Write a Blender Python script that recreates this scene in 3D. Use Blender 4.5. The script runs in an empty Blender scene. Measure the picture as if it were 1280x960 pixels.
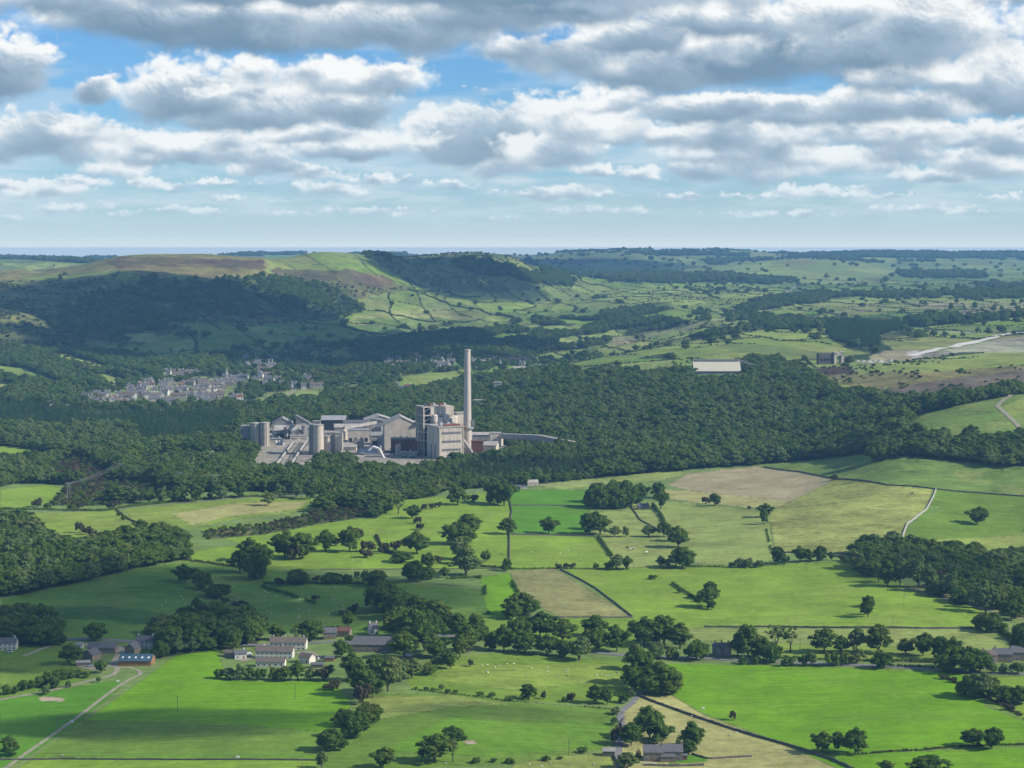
import bpy, math, random
import numpy as np
from mathutils import Vector, Matrix

# ================================================================ camera, world, sun, exposure
SC = bpy.context.scene
F = 2483.0                       # focal length in pixels of the 1280 wide photograph
CAM_Z = 276.0
PITCH = math.atan((480 - 310) / F)
SUN_AZ, SUN_EL = math.radians(102), math.radians(34)      # azimuth clockwise from the viewing direction
SUN = Vector((math.sin(SUN_AZ) * math.cos(SUN_EL), math.cos(SUN_AZ) * math.cos(SUN_EL), math.sin(SUN_EL)))

cam_data = bpy.data.cameras.new("camera")
cam_data.lens = 36 * F / 1280; cam_data.sensor_width = 36
cam_data.clip_start = 1.0; cam_data.clip_end = 90000
cam = bpy.data.objects.new("camera", cam_data)
cam.location = (0, 0, CAM_Z); cam.rotation_euler = (math.pi / 2 - PITCH, 0, 0)
SC.collection.objects.link(cam); SC.camera = cam

sun_data = bpy.data.lights.new("sun", 'SUN')
sun_data.energy = 5.0; sun_data.angle = math.radians(0.55); sun_data.color = (1.0, 0.93, 0.82)
sun = bpy.data.objects.new("sun", sun_data)
sun.rotation_euler = (-SUN).to_track_quat('-Z', 'Y').to_euler()
SC.collection.objects.link(sun)

vs = SC.view_settings
vs.view_transform = 'Standard'; vs.look = 'None'; vs.gamma = 1; vs.use_curve_mapping = False
vs.exposure = 0.24
SKY_STRENGTH = 0.10
HAZE_DENSITY = 3.9e-5
SC.cycles.max_bounces = 5; SC.cycles.diffuse_bounces = 2; SC.cycles.volume_bounces = 0
SC.cycles.transparent_max_bounces = 4; SC.cycles.transmission_bounces = 1; SC.cycles.glossy_bounces = 1
SC.cycles.use_adaptive_sampling = False
SC.cycles.use_denoising = True
SC.cycles.denoiser = 'OPENIMAGEDENOISE'; SC.cycles.denoising_input_passes = 'RGB_ALBEDO_NORMAL'
SC.cycles.sample_clamp_indirect = 4
rnd = random.Random(7)
# ---------------------------------------------------------------- noise helpers (numpy)
def lattice(shape, seed):
    return np.random.default_rng(seed).random(shape, dtype=np.float32)

def vnoise(x, y, seed, n=256):
    """smooth value noise, -1..1, periodic over n cells"""
    g = lattice((n, n), seed)
    xi = np.floor(x); yi = np.floor(y)
    fx = (x - xi).astype(np.float32); fy = (y - yi).astype(np.float32)
    xi = xi.astype(np.int64) % n; yi = yi.astype(np.int64) % n
    x1 = (xi + 1) % n; y1 = (yi + 1) % n
    fx = fx * fx * fx * (fx * (fx * 6 - 15) + 10); fy = fy * fy * fy * (fy * (fy * 6 - 15) + 10)
    a = g[yi, xi] * (1 - fx) + g[yi, x1] * fx
    b = g[y1, xi] * (1 - fx) + g[y1, x1] * fx
    return (a * (1 - fy) + b * fy) * 2 - 1

def fbm(x, y, seed, octaves=5, gain=0.5):
    s = 0; a = 1.0; t = 0
    for k in range(octaves):
        c, q = math.cos(0.6 * k), math.sin(0.6 * k)
        s = s + a * vnoise((x * c - y * q) * 2 ** k + 17.3 * k, (x * q + y * c) * 2 ** k + 5.1 * k, seed + k)
        t += a; a *= gain
    return s / t

def worley(x, y, seed, n=128):
    """distance to the nearest feature point, about 0..1"""
    g = lattice((n, n, 2), seed)
    xi = np.floor(x).astype(np.int64); yi = np.floor(y).astype(np.int64)
    best = np.full(x.shape, 9.0, np.float32)
    for dx in (-1, 0, 1):
        for dy in (-1, 0, 1):
            cx = xi + dx; cy = yi + dy
            p = g[cy % n, cx % n]
            d = (cx + p[..., 0] - x) ** 2 + (cy + p[..., 1] - y) ** 2
            best = np.minimum(best, d)
    return np.sqrt(best)

def sstep(a, b, x):
    t = np.clip((x - a) / (b - a), 0, 1)
    return t * t * (3 - 2 * t)

def lin(r, g, b):
    f = lambda c: (c / 255 / 12.92) if c / 255 <= 0.04045 else ((c / 255 + 0.055) / 1.055) ** 2.4
    return np.array([f(r), f(g), f(b)], np.float32)

# ---------------------------------------------------------------- the cloud field (azimuth / elevation map for the world)
# one entry per cumulus: x, y of the middle of its flat base, half width, height, strength (angles written as 1/2483 rad)
CLOUD_W, CLOUD_H = 2980, 840
CLOUDS = [
    # the big grey deck along the top
    (330, 20, 200, 60, 1.2), (640, 84, 60, 40, .8), (620, 20, 190, 60, 1.25), (860, -5, 200, 50, 1.1), (900, 60, 110, 60, 1.0), (790, 78, 80, 50, .95), (720, 50, 100, 60, 1.0), (1120, 130, 80, 50, 1.0), (930, 190, 90, 45, .9), (90, 32, 90, 50, 1.0), (210, 66, 150, 70, 1.25), (350, 80, 180, 95, 1.3), (480, 74, 130, 85, 1.2), (590, 60, 90, 80, 1.1), (660, 40, 130, 80, 1.2),
    (800, 25, 170, 60, 1.0), (930, 12, 120, 60, 0.8), (560, -10, 330, 90, 1.2), (220, -30, 220, 60, 1.0), (1255, 30, 60, 36, 0.75),
    # right hand bank
    (700, 104, 75, 60, 0.95), (830, 128, 100, 75, 1.15), (960, 118, 120, 110, 1.15), (1085, 108, 110, 100, 1.1), (1170, 92, 90, 92, 1.0), (1040, 62, 70, 70, 0.8),
    (1000, 168, 150, 45, 1.1), (880, 160, 90, 40, 0.9), (1160, 160, 110, 55, 1.0), (1260, 160, 90, 95, 1.1), (1190, 196, 100, 34, 1.0), (1290, 200, 80, 50, 1.0),
    (740, 185, 75, 62, 0.9), (800, 190, 60, 40, 0.8),
    # middle
    (230, 160, 75, 75, 1.0), (330, 172, 120, 62, 1.15), (430, 165, 60, 60, 1.0), (455, 128, 80, 50, 1.0), (380, 125, 90, 50, 0.8),
    (605, 215, 85, 84, 1.2), (560, 216, 60, 60, 0.9), (670, 217, 50, 40, 0.8), (430, 205, 65, 38, 1.05),
    # left edge
    (12, 136, 58, 78, 1.4), (-70, 140, 60, 70, 1.0), (125, 138, 30, 38, 1.1), (60, 212, 75, 62, 1.05), (-10, 214, 60, 66, 1.0), (170, 214, 60, 50, 0.9), (262, 212, 75, 36, 0.95), (320, 214, 50, 36, 0.85),
    (350, 120, 30, 16, 0.35), (610, 122, 70, 16, 0.36), (60, 90, 30, 10, 0.25),
    # lower rows
    (740, 224, 40, 18, 0.8), (880, 232, 45, 36, 0.9), (975, 232, 70, 46, 1.0), (1080, 224, 60, 36, 0.95), (1170, 232, 60, 24, 0.8), (1250, 234, 60, 34, 0.9), (800, 232, 30, 22, 0.7),
    (930, 200, 110, 45, 0.9), (1090, 190, 90, 40, 0.95), (690, 215, 70, 45, 0.9), (770, 150, 70, 40, .8), (900, 95, 80, 55, .9), (1000, 215, 60, 40, .8), (520, 190, 40, 30, .6), (300, 140, 60, 30, .7), (240, 196, 90, 36, .9), (390, 190, 70, 36, .9), (110, 190, 50, 40, .8),
    (60, 252, 50, 24, .8), (420, 250, 55, 22, .8), (700, 252, 50, 20, .8), (1010, 254, 60, 22, .8), (640, 226, 60, 34, .9), (150, 232, 50, 34, .9), (900, 214, 70, 44, .95), (1130, 214, 60, 40, .95), (330, 226, 50, 30, .85), (1215, 226, 50, 36, .9),
    (20, 242, 45, 16, 0.75), (110, 238, 45, 16, 0.7), (190, 242, 50, 16, 0.75), (280, 238, 50, 14, 0.7), (390, 230, 50, 22, 0.75), (480, 236, 50, 16, 0.7), (560, 240, 40, 14, 0.65),
    (285, 256, 28, 12, 0.6), (340, 256, 25, 10, 0.5), (360, 272, 50, 10, 0.55), (140, 275, 30, 12, 0.5), (30, 278, 30, 9, 0.45), (90, 270, 60, 16, .62), (230, 272, 70, 14, .6), (450, 274, 80, 14, .6), (760, 272, 80, 14, .62), (990, 276, 90, 13, .6), (1160, 270, 70, 15, .62), (640, 250, 60, 12, 0.55), (740, 250, 60, 12, 0.55),
    (850, 254, 70, 11, 0.55), (960, 252, 60, 12, 0.6), (1080, 254, 70, 13, 0.6), (1200, 272, 40, 12, 0.5), (1260, 256, 50, 12, 0.5), (480, 268, 70, 9, 0.45), (900, 272, 60, 8, 0.4), (620, 278, 60, 8, 0.35),
]

def cloud_map():
    X, Y = np.meshgrid(np.arange(CLOUD_W, dtype=np.float32) - 850.0, 310.0 - np.arange(CLOUD_H, dtype=np.float32))  # row 0 = horizon
    rng = np.random.default_rng(11)
    cl = list(CLOUDS)
    for k in range(70):                                            # the rest of the sky, outside the photograph
        x = rng.uniform(-850, 2130)
        y = rng.choice([rng.uniform(-500, -60), rng.uniform(60, 270)])
        if -120 < x < 1400 and y > -90: continue
        s = np.clip((290 - y) / 200, 0.25, 2.2)
        cl.append((x, y, 90 * s, 50 * s, rng.uniform(0.8, 1.2)))
    e = np.clip(310 - Y, 4, 2000)
    out = np.zeros(X.shape + (3,), np.float32); cov = np.zeros_like(X)
    dark = lin(110, 140, 166); mid = lin(166, 185, 202); white = lin(238, 240, 240)
    # high thin veils first
    wisp = fbm(X / 170, Y / 34, 91, 6, 0.55)
    veil = 0.42 * sstep(0.0, 0.5, wisp + 0.12) * sstep(40, 120, e) + 0.66 * sstep(-0.35, 0.60, fbm(X / 90, Y / 14, 97, 6, .6)) * (1 - sstep(70, 170, e)) * sstep(10, 60, e)
    cov[:] = veil; out[:] = lin(196, 213, 225) * veil[..., None]
    pad = 60
    for n, (cx, cy, sx, h, a) in enumerate(sorted(cl, key=lambda c: -c[1])):
        h *= 1.28; sx *= 1.06; a *= 1.04
        ee = max(12.0, 310 - cy)
        x0 = int(max(0, cx + 850 - 2.3 * sx - 12)); x1 = int(min(CLOUD_W, cx + 850 + 2.3 * sx + 12))
        r0 = int(max(0, 310 - cy - 0.9 * h - 8)); r1 = int(min(CLOUD_H, 310 - cy + 2.3 * h + 10))
        if x1 - x0 < 4 or r1 - r0 < 4: continue
        sl = (slice(r0, r1), slice(x0, x1))
        x = X[sl]; y = Y[sl]
        s = float(np.clip(0.42 * h + 0.05 * sx, 3.0, 30.0))            # billow size
        ox = 37.7 * n; oy = 91.3 * n
        wxx = fbm(x / (s * 2.2) + ox, y / (s * 1.8) + oy, 31, 4) * s * .55; wyy = fbm(x / (s * 2.2) + ox + 40, y / (s * 1.8) + oy, 37, 4) * s * .40
        xw = x + wxx; yw = y + wyy
        dx = (xw - cx) / sx; up = (cy - yw) / h
        prof = np.where(up > 0.30, np.exp(-((up - 0.30) / 0.58) ** 2 * 1.4), np.exp(-((up - 0.30) / 0.34) ** 2 * 1.6))
        b = a * prof * np.exp(-np.abs(dx) ** 2.4 * 0.9)
        b1 = 1 - worley(xw / s + ox, yw / (s * .72) + oy, 50) * 1.05
        b2 = 1 - worley(xw / (s * .5) + ox, yw / (s * .37) + oy, 51) * 1.05
        b3 = 1 - worley(xw / (s * .25) + ox, yw / (s * .2) + oy, 52) * 1.05
        f = fbm(x / (s * 2.0) + ox, y / (s * 1.5) + oy, 53, 7, 0.56)
        top = sstep(0.1, 0.7, up)
        lowf = fbm(x / (h * 1.3) + ox, y / (h * 0.55) + oy, 57, 3)
        bil = 0.50 * b1 + 0.30 * b2 + 0.17 * b3 - 0.45
        det = bil * (0.35 + 0.65 * top) + 0.75 * f
        T = b + det * 0.55 - 0.33
        T = T * np.clip(sstep(-0.02, 0.25, b), 0, 1) - (1 - sstep(-0.02, 0.25, b)) * 0.2
        alpha = sstep(-0.02, 0.24 + 0.36 * (1 - top), T)
        thick = np.clip(T, 0, 1.3)
        occ = np.zeros_like(T); wt = 0
        for q, w in ((0.3, .8), (0.7, 1.0), (1.2, 1.), (1.9, .9), (2.8, .8), (4.0, .6)):
            dxp = int(round(q * s * 0.55)) ; dyp = int(round(q * s * 0.75))
            sh = np.zeros_like(thick)
            if dyp < sh.shape[0] and dxp < sh.shape[1]:
                sh[:sh.shape[0] - dyp, :sh.shape[1] - dxp] = thick[dyp:, dxp:]
            occ += sh * w; wt += w
        occ /= wt
        # relief of the billows towards the light
        g = bil + 0.5 * f
        gx = np.gradient(g, axis=1) * s; gy = np.gradient(g, axis=0) * s
        rel = np.clip(-(gx * 0.6 + gy * 0.8) * 0.22, -0.5, 0.5)
        L = 0.95 * np.exp(-3.2 * occ) + 0.02 + rel * (0.05 + 0.26 * top) + 0.16 * f + 0.34 * lowf
        L *= 0.30 + 0.70 * sstep(-0.15, 0.75, up + 0.5 * lowf)
        L = np.clip(L * 1.12, 0, 1)[..., None]
        col = np.where(L < 0.45, dark + (mid - dark) * (L / 0.45), mid + (white - mid) * np.clip((L - 0.45) / 0.45, 0, 1.0))
        hz = float(np.exp(-ee / 68.0)) * 1.0
        col = col * (1 - hz) + lin(184, 207, 222) * hz
        al = (alpha * (1 - 0.25 * np.exp(-ee / 40)))[..., None]
        out[sl] = out[sl] * (1 - al) + col * al
        cov[sl] = cov[sl] * (1 - al[..., 0]) + al[..., 0]
    hv = (0.93 * np.exp(-np.clip(310 - Y, 0, 2000) / 66.0))               # pale air low over the horizon
    a = cov + (1 - cov) * hv
    low = np.exp(-np.clip(310 - Y, 0, 2000) / 14.0)[..., None]
    out = out + (lin(190, 210, 223) * (1 - low) + lin(208, 221, 228) * low) * ((1 - cov) * hv)[..., None]
    cov = a
    col = out / np.maximum(cov, 1e-3)[..., None]
    up_ = sstep(330, 560, 310 - Y)                                           # unseen overhead clouds thinned and dimmed to weaken the sky's fill light
    cov = cov * (1 - .60 * up_); col = col * (1 - .66 * up_)[..., None] * .95
    return col.astype(np.float32), np.clip(cov, 0, 1).astype(np.float32), X, Y

def make_world():
    col, cov, _, _ = cloud_map()
    img = bpy.data.images.new("cloud_map", CLOUD_W, CLOUD_H, alpha=True, float_buffer=True)
    img.colorspace_settings.name = 'Non-Color'
    img.alpha_mode = 'CHANNEL_PACKED'
    buf = np.concatenate([col, cov[..., None]], axis=2).astype(np.float32)
    img.pixels.foreach_set(buf.ravel()); img.update(); img.pack()
    w = bpy.data.worlds.new("World"); SC.world = w; w.use_nodes = True
    nt = w.node_tree; nt.nodes.clear(); L = nt.links.new; N = nt.nodes.new
    out = N('ShaderNodeOutputWorld'); bg = N('ShaderNodeBackground'); L(bg.outputs[0], out.inputs[0])
    sky = N('ShaderNodeTexSky'); sky.sky_type = 'NISHITA'; sky.sun_disc = False
    sky.sun_elevation = SUN_EL; sky.sun_rotation = SUN_AZ; sky.altitude = 300; sky.air_density = 1.0; sky.dust_density = 0.3; sky.ozone_density = 3.0
    sc = N('ShaderNodeVectorMath'); sc.operation = 'SCALE'; sc.inputs['Scale'].default_value = SKY_STRENGTH
    L(sky.outputs[0], sc.inputs[0])
    tint = N('ShaderNodeVectorMath'); tint.operation = 'MULTIPLY'; tint.inputs[1].default_value = (.44, .76, 1.12); L(sc.outputs[0], tint.inputs[0]); sc = tint
    tc = N('ShaderNodeTexCoord'); sep = N('ShaderNodeSeparateXYZ'); L(tc.outputs['Generated'], sep.inputs[0])
    def m(op, a, b=None):
        n = N('ShaderNodeMath'); n.operation = op
        for i, v in enumerate((a, b)):
            if v is None: continue
            if isinstance(v, (int, float)): n.inputs[i].default_value = v
            else: L(v, n.inputs[i])
        return n.outputs[0]
    az = m('ARCTAN2', sep.outputs[0], sep.outputs[1]); el = m('ARCSINE', sep.outputs[2])
    u = m('DIVIDE', m('ADD', m('MULTIPLY', az, F * 1.012), 640.0 + 850.0), float(CLOUD_W))
    v = m('MAXIMUM', m('DIVIDE', m('MULTIPLY', el, F), float(CLOUD_H)), 0.001)
    cmb = N('ShaderNodeCombineXYZ'); L(u, cmb.inputs[0]); L(v, cmb.inputs[1])
    tex = N('ShaderNodeTexImage'); tex.image = img; tex.extension = 'MIRROR'; tex.interpolation = 'Cubic'
    L(cmb.outputs[0], tex.inputs[0])
    mix = N('ShaderNodeMix'); mix.data_type = 'RGBA'
    L(tex.outputs['Alpha'], mix.inputs[0]); L(sc.outputs[0], mix.inputs[6]); L(tex.outputs['Color'], mix.inputs[7])
    L(mix.outputs[2], bg.inputs[0]); bg.inputs[1].default_value = 1.0
    w.cycles.sampling_method = 'MANUAL'; w.cycles.sample_map_resolution = 512
make_world()

# ================================================================ object helpers
COL = SC.collection
def tag(o, label=None, cat=None, group=None, kind=None):
    if label: o['label'] = label
    if cat: o['category'] = cat
    if group: o['group'] = group
    if kind: o['kind'] = kind
    return o

def empty(name, loc, rz=0.0):
    o = bpy.data.objects.new(name, None); o.empty_display_size = 1
    o.location = loc; o.rotation_euler = (0, 0, rz); COL.objects.link(o); return o

def mesh_obj(name, me, parent=None, loc=(0, 0, 0)):
    o = bpy.data.objects.new(name, me); o.location = loc; COL.objects.link(o)
    if parent is not None: o.parent = parent
    return o

class MB:
    """collects faces and links them as one mesh object"""
    def __init__(s): s.v = []; s.f = []; s.m = []
    def face(s, pts, mi=0):
        n = len(s.v); s.v.extend([tuple(p) for p in pts]); s.f.append(tuple(range(n, n + len(pts)))); s.m.append(mi)
    def hull8(s, p, mi=0):
        n = len(s.v); s.v.extend([tuple(q) for q in p])
        for q in ((0, 3, 2, 1), (4, 5, 6, 7), (0, 1, 5, 4), (1, 2, 6, 5), (2, 3, 7, 6), (3, 0, 4, 7)):
            s.f.append(tuple(n + k for k in q)); s.m.append(mi)
    def box(s, x0, x1, y0, y1, z0, z1, mi=0):
        s.hull8([(x0, y0, z0), (x1, y0, z0), (x1, y1, z0), (x0, y1, z0), (x0, y0, z1), (x1, y0, z1), (x1, y1, z1), (x0, y1, z1)], mi)
    def beam(s, a, b, w, h=None, mi=0):
        h = h or w; a = Vector(a); b = Vector(b); d = (b - a).normalized()
        up = Vector((0, 0, 1)) if abs(d.z) < 0.95 else Vector((1, 0, 0))
        sd = d.cross(up).normalized() * (w / 2); u = sd.cross(d).normalized() * (h / 2)
        s.hull8([a - sd - u, a + sd - u, a + sd + u, a - sd + u, b - sd - u, b + sd - u, b + sd + u, b - sd + u], mi)
    def lathe(s, x, y, prof, n=24, mi=0, cap=True):
        b0 = len(s.v)
        for (r, z) in prof:
            for k in range(n):
                a = 2 * math.pi * k / n; s.v.append((x + r * math.cos(a), y + r * math.sin(a), z))
        for j in range(len(prof) - 1):
            for k in range(n):
                k2 = (k + 1) % n
                s.f.append((b0 + j * n + k, b0 + j * n + k2, b0 + (j + 1) * n + k2, b0 + (j + 1) * n + k)); s.m.append(mi)
        if cap:
            s.f.append(tuple(b0 + (len(prof) - 1) * n + k for k in range(n))); s.m.append(mi)
            s.f.append(tuple(b0 + k for k in reversed(range(n)))); s.m.append(mi)
    def tube(s, a, b, r, n=8, mi=0, r2=None):
        a = Vector(a); b = Vector(b); d = (b - a).normalized(); r2 = r if r2 is None else r2
        up = Vector((0, 0, 1)) if abs(d.z) < 0.95 else Vector((1, 0, 0))
        sd = d.cross(up).normalized(); u = sd.cross(d).normalized(); b0 = len(s.v)
        for (c, rr) in ((a, r), (b, r2)):
            for k in range(n):
                t = 2 * math.pi * k / n; s.v.append(tuple(c + sd * (rr * math.cos(t)) + u * (rr * math.sin(t))))
        for k in range(n):
            k2 = (k + 1) % n; s.f.append((b0 + k, b0 + k2, b0 + n + k2, b0 + n + k)); s.m.append(mi)
        s.f.append(tuple(b0 + k for k in reversed(range(n)))); s.m.append(mi)
        s.f.append(tuple(b0 + n + k for k in range(n))); s.m.append(mi)
    def gable_walls(s, w, d, e, r, z0=-1.5, mi=0):
        """walls of a house, ridge along x"""
        w /= 2; d /= 2
        s.face([(-w, -d, z0), (w, -d, z0), (w, -d, e), (-w, -d, e)], mi); s.face([(w, d, z0), (-w, d, z0), (-w, d, e), (w, d, e)], mi)
        s.face([(w, -d, z0), (w, d, z0), (w, d, e), (w, 0, r), (w, -d, e)], mi); s.face([(-w, d, z0), (-w, -d, z0), (-w, -d, e), (-w, 0, r), (-w, d, e)], mi)
    def gable_roof(s, w, d, e, r, ov=0.35, th=0.25, mi=0):
        w = w / 2 + ov; sl = (r - e) / (d / 2); dd = d / 2 + ov; el = r - sl * dd + 0.03; r = r + 0.03
        for sg in (-1, 1):
            p = [(-w, sg * dd, el), (w, sg * dd, el), (w, 0, r), (-w, 0, r)]
            s.hull8(p + [(a, b, c + th) for a, b, c in p], mi)
    def mesh(s, name, mats):
        me = bpy.data.meshes.new(name); me.from_pydata(s.v, [], s.f)
        for m in (mats if isinstance(mats, (list, tuple)) else [mats]): me.materials.append(m)
        if any(s.m): me.polygons.foreach_set('material_index', s.m)
        me.update(); return me
    def build(s, name, mats, parent=None, loc=(0, 0, 0)):
        return mesh_obj(name, s.mesh(name, mats), parent, loc)

def copy_tree(o, parent=None):
    c = o.copy(); COL.objects.link(c)
    if parent is not None: c.parent = parent
    for ch in list(o.children): copy_tree(ch, c)
    return c

# ================================================================ terrain: anchor points -> smooth surface
def cam_ray(px, py):
    a = (px - 640) / F; b = (480 - py) / F
    return a, math.cos(PITCH) + b * math.sin(PITCH), -math.sin(PITCH) + b * math.cos(PITCH)

def project(X, Y, Z):
    z = Z - CAM_Z
    d = Y * math.cos(PITCH) - z * math.sin(PITCH)
    u = Y * math.sin(PITCH) + z * math.cos(PITCH)
    return 640 + F * X / d, 480 - F * u / d

ANCH = [  # photo x, photo y, distance ahead in metres
    (0,560,2760),(100,575,2600),(60,600,2400),(300,500,3700),(230,480,4080),(230,455,4600),(200,440,4800),(100,470,4200),(0,482,4000),(100,448,4650),(0,450,4500),
    (100,430,4900),(100,400,5200),(100,370,5500),(100,345,5850),(200,318,6300),(150,321,6250),(110,331,6200),(0,400,5000),(0,370,5350),(0,350,5700),(0,338,6100),
    (200,420,5000),(200,400,5250),(200,380,5450),(200,360,5700),(200,340,6000),(330,323,6500),(270,319,6400),(330,345,6250),(330,370,5950),(330,400,5500),(330,420,5200),(330,440,4900),(400,315,6900),(400,335,6650),(400,360,6350),(400,380,6100),(400,400,5800),
    (400,420,5400),(400,440,5000),(300,462,4500),(440,318,7000),(480,320,7200),(480,340,6900),(480,360,6600),(480,380,6300),(480,400,5950),(480,420,5500),(500,440,5000),(500,470,4300),(450,490,3900),(560,318,7600),
    (560,335,7350),(560,350,7100),(560,380,6500),(560,400,6050),(560,420,5500),(610,317,7800),(640,320,7900),(640,345,7500),(640,365,7100),(640,385,6600),(640,410,5850),(640,440,4950),(690,345,8100),(700,365,7600),(700,385,6900),
    (700,420,5500),(640,465,4350),(760,385,6600),(800,380,6600),(800,400,6000),(800,362,7800),(740,352,8600),(800,350,9200),(720,450,4700),(800,430,4900),
    (780,316,13500),(700,319,13200),(640,319,13500),(840,320,13500),(780,342,10500),(700,335,11500),(900,345,9500),(900,330,12000),(1000,323,11500),(940,332,11000),(1060,332,11000),(1000,346,9800),
    (1100,345,10000),(1100,330,12500),(1280,345,10000),(1280,328,14000),(900,365,7600),(1000,370,7000),(1100,366,7200),(1280,364,7400),(1000,390,5800),(1150,390,5600),(1280,390,5350),
    (1000,410,4900),(1150,410,4750),(1280,415,4450),(900,400,5400),(900,420,4650),(900,445,3950),(900,467,3550),(1000,440,4000),(1000,455,3700),(1150,445,3750),(1280,440,3750),(1280,461,3230),
    (1150,470,3130),(1090,480,3150),(1150,497,3060),(1280,489,3130),(1280,494,2600),(1280,520,2450),(1200,507,2540),(1130,532,2480),(1200,560,2330),(1280,560,2310),(1200,600,2180),(1280,605,2160),(1050,592,2300),(1050,562,2520),
    (1050,520,2850),(1000,500,3060),(950,480,3320),(850,472,3500),(850,520,2960),(850,570,2570),(700,476,3620),(700,500,3350),(700,535,3000),(600,500,3550),(620,480,3830),(760,478,3550),(760,520,3060),(760,450,4250),(850,445,4150),
    (950,580,2500),(780,575,2590),(20,327,9500),(100,325,13000),(0,321,16000),(300,318,18000)]
ANCH2 = []  # photo x, distance, height
for _x in (-300, 60, 320, 640, 960, 1280, 1600):
    for _d, _z in ((760, 1), (1000, 0), (1250, 0), (1600, 0), (2000, 1)):
        ANCH2.append((_x, _d, _z + 2.5 * math.sin(_x * .013 + _d * .004)))
ANCH2 += [(200, 1580, 5), (330, 1650, 4), (1150, 1750, 4), (600, 1150, 3), (0, 2250, 4), (300, 2300, 2), (640, 2300, 0), (960, 2250, 2), (320, 2650, 0), (420, 2800, 0), (520, 2800, 0), (580, 2800, 0), (640, 2750, 0), (700, 2700, 3),
          (320, 3000, 0), (420, 3050, 0), (520, 3050, 0), (580, 3000, 0), (200, 3000, -2), (200, 3400, -3), (60, 3300, -3), (400, 3400, -2),
          (300, 9500, 185), (500, 11000, 165), (400, 13000, 175), (620, 11000, 165)]
for _x in (-400, 0, 320, 640, 960, 1280, 1700):
    ANCH2 += [(_x, 15000, 220), (_x, 17500, 224), (_x, 27000, 150), (_x, 37000, 80)]

def _anchor_points():
    P = []
    for (px, py, D) in ANCH:
        a, b, c = cam_ray(px, py); P.append((px, D, CAM_Z + c / b * D))
    P += ANCH2
    for (px, py, D) in ((0,338,6100),(110,331,6200),(150,322,6250),(200,318.5,6300),(270,319.5,6400),(330,323,6500),(400,315.5,6900),(440,318,7000),(480,320,7200),(560,318,7600),(610,317,7800),(640,320,7900),(-450,338,6100)):
        a, b, c = cam_ray(px, py); z = CAM_Z + c / b * D
        P += [(px, D + 350, z - 5), (px, D + 800, z - 28), (px, D + 1500, z - 60)]
    Q = list(P)
    for (px, D, z) in P:
        if 0 <= px <= 100 and D > 2200: Q.append((px - 450, D, z))
        if 1200 <= px <= 1280 and D > 2200: Q.append((px + 450, D, z))
    A = np.array(Q, np.float64)
    return np.column_stack([A[:, 0] / 100 - 6.4, np.log(A[:, 1]) * 7.0]), A[:, 2]

def _tps():
    C, z = _anchor_points(); n = len(C)
    d2 = ((C[:, None] - C[None]) ** 2).sum(-1)
    K = np.where(d2 > 0, 0.5 * d2 * np.log(d2 + 1e-12), 0) + np.eye(n) * 0.05
    P = np.column_stack([np.ones(n), C]); A = np.block([[K, P], [P.T, np.zeros((3, 3))]])
    w = np.linalg.solve(A, np.concatenate([z, np.zeros(3)]))
    return C, w
_C, _Wt = _tps()

def tps_eval(px, D):
    x = px / 100 - 6.4; y = np.log(D) * 7.0
    out = _Wt[-3] + _Wt[-2] * x + _Wt[-1] * y
    for (cx, cy), w in zip(_C, _Wt[:-3]):
        d2 = (x - cx) ** 2 + (y - cy) ** 2
        out = out + w * 0.5 * d2 * np.log(d2 + 1e-12)
    return out

# grid: fan of tangents t = X / Y, rows of distance Y
T_IN = np.arange(-0.285, 0.2851, 0.000515)
T_OUT = 0.285 + np.cumsum(np.linspace(0.002, 0.02, 50))
TT = np.concatenate([-T_OUT[::-1], T_IN, T_OUT])
rows = [620.0]
while rows[-1] < 16800:
    y = rows[-1]
    s = y * y / 548000 * 1.0
    if y > 2500: s = min(s, 10.5)
    if y > 8200: s = 12 + (y - 8200) * 0.0042
    rows.append(y + s)
YY = np.array(rows)

def build_heights():
    ct = np.concatenate([TT[:50:5], TT[50:-50:8], TT[-50::5], TT[-1:]]); cy = np.concatenate([YY[::6], YY[-1:]])
    G_t, G_y = np.meshgrid(ct, cy)
    Zc = tps_eval(640 + F * G_t, G_y)
    Zt = np.array([np.interp(TT, ct, r) for r in Zc])
    Z = np.array([np.interp(YY, cy, Zt[:, k]) for k in range(len(TT))]).T
    X = YY[:, None] * TT[None]; Y = np.repeat(YY[:, None], len(TT), 1)
    hill = sstep(4300, 5200, Y) * (1 - sstep(8500, 11000, Y))
    slope_left = hill * (1 - sstep(700, 1200, 640 + F * X / Y))
    Z += slope_left * (fbm(X / 260, Y / 500, 201, 5) * 24 - np.abs(fbm(X / 330 + 7, Y / 900, 207, 4)) * 40 + 8) * (1 - sstep(185, 245, Z) * .8)
    Z += hill * fbm(X / 700, Y / 700, 203, 4) * 5
    Z += sstep(9000, 15000, Y) * fbm(X / 1500, Y / 2600, 205, 5) * 50
    Z += sstep(2400, 3200, Y) * (1 - hill) * (1 - sstep(9000, 12000, Y)) * (fbm(X / 260, Y / 260, 206, 4) * 9 - np.abs(fbm(X / 210 + 4, Y / 300, 208, 3)) * 9 * sstep(250, 700, X)) * (1 - np.exp(-(((X + 200) / 260) ** 2 + ((Y - 2880) / 220) ** 2)))
    Z += fbm(X / 130, Y / 130, 204, 4) * 1.1 * (1 - sstep(2200, 3000, Y))
    return X, Y, Z
GX, GY, GZ = build_heights()

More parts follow.
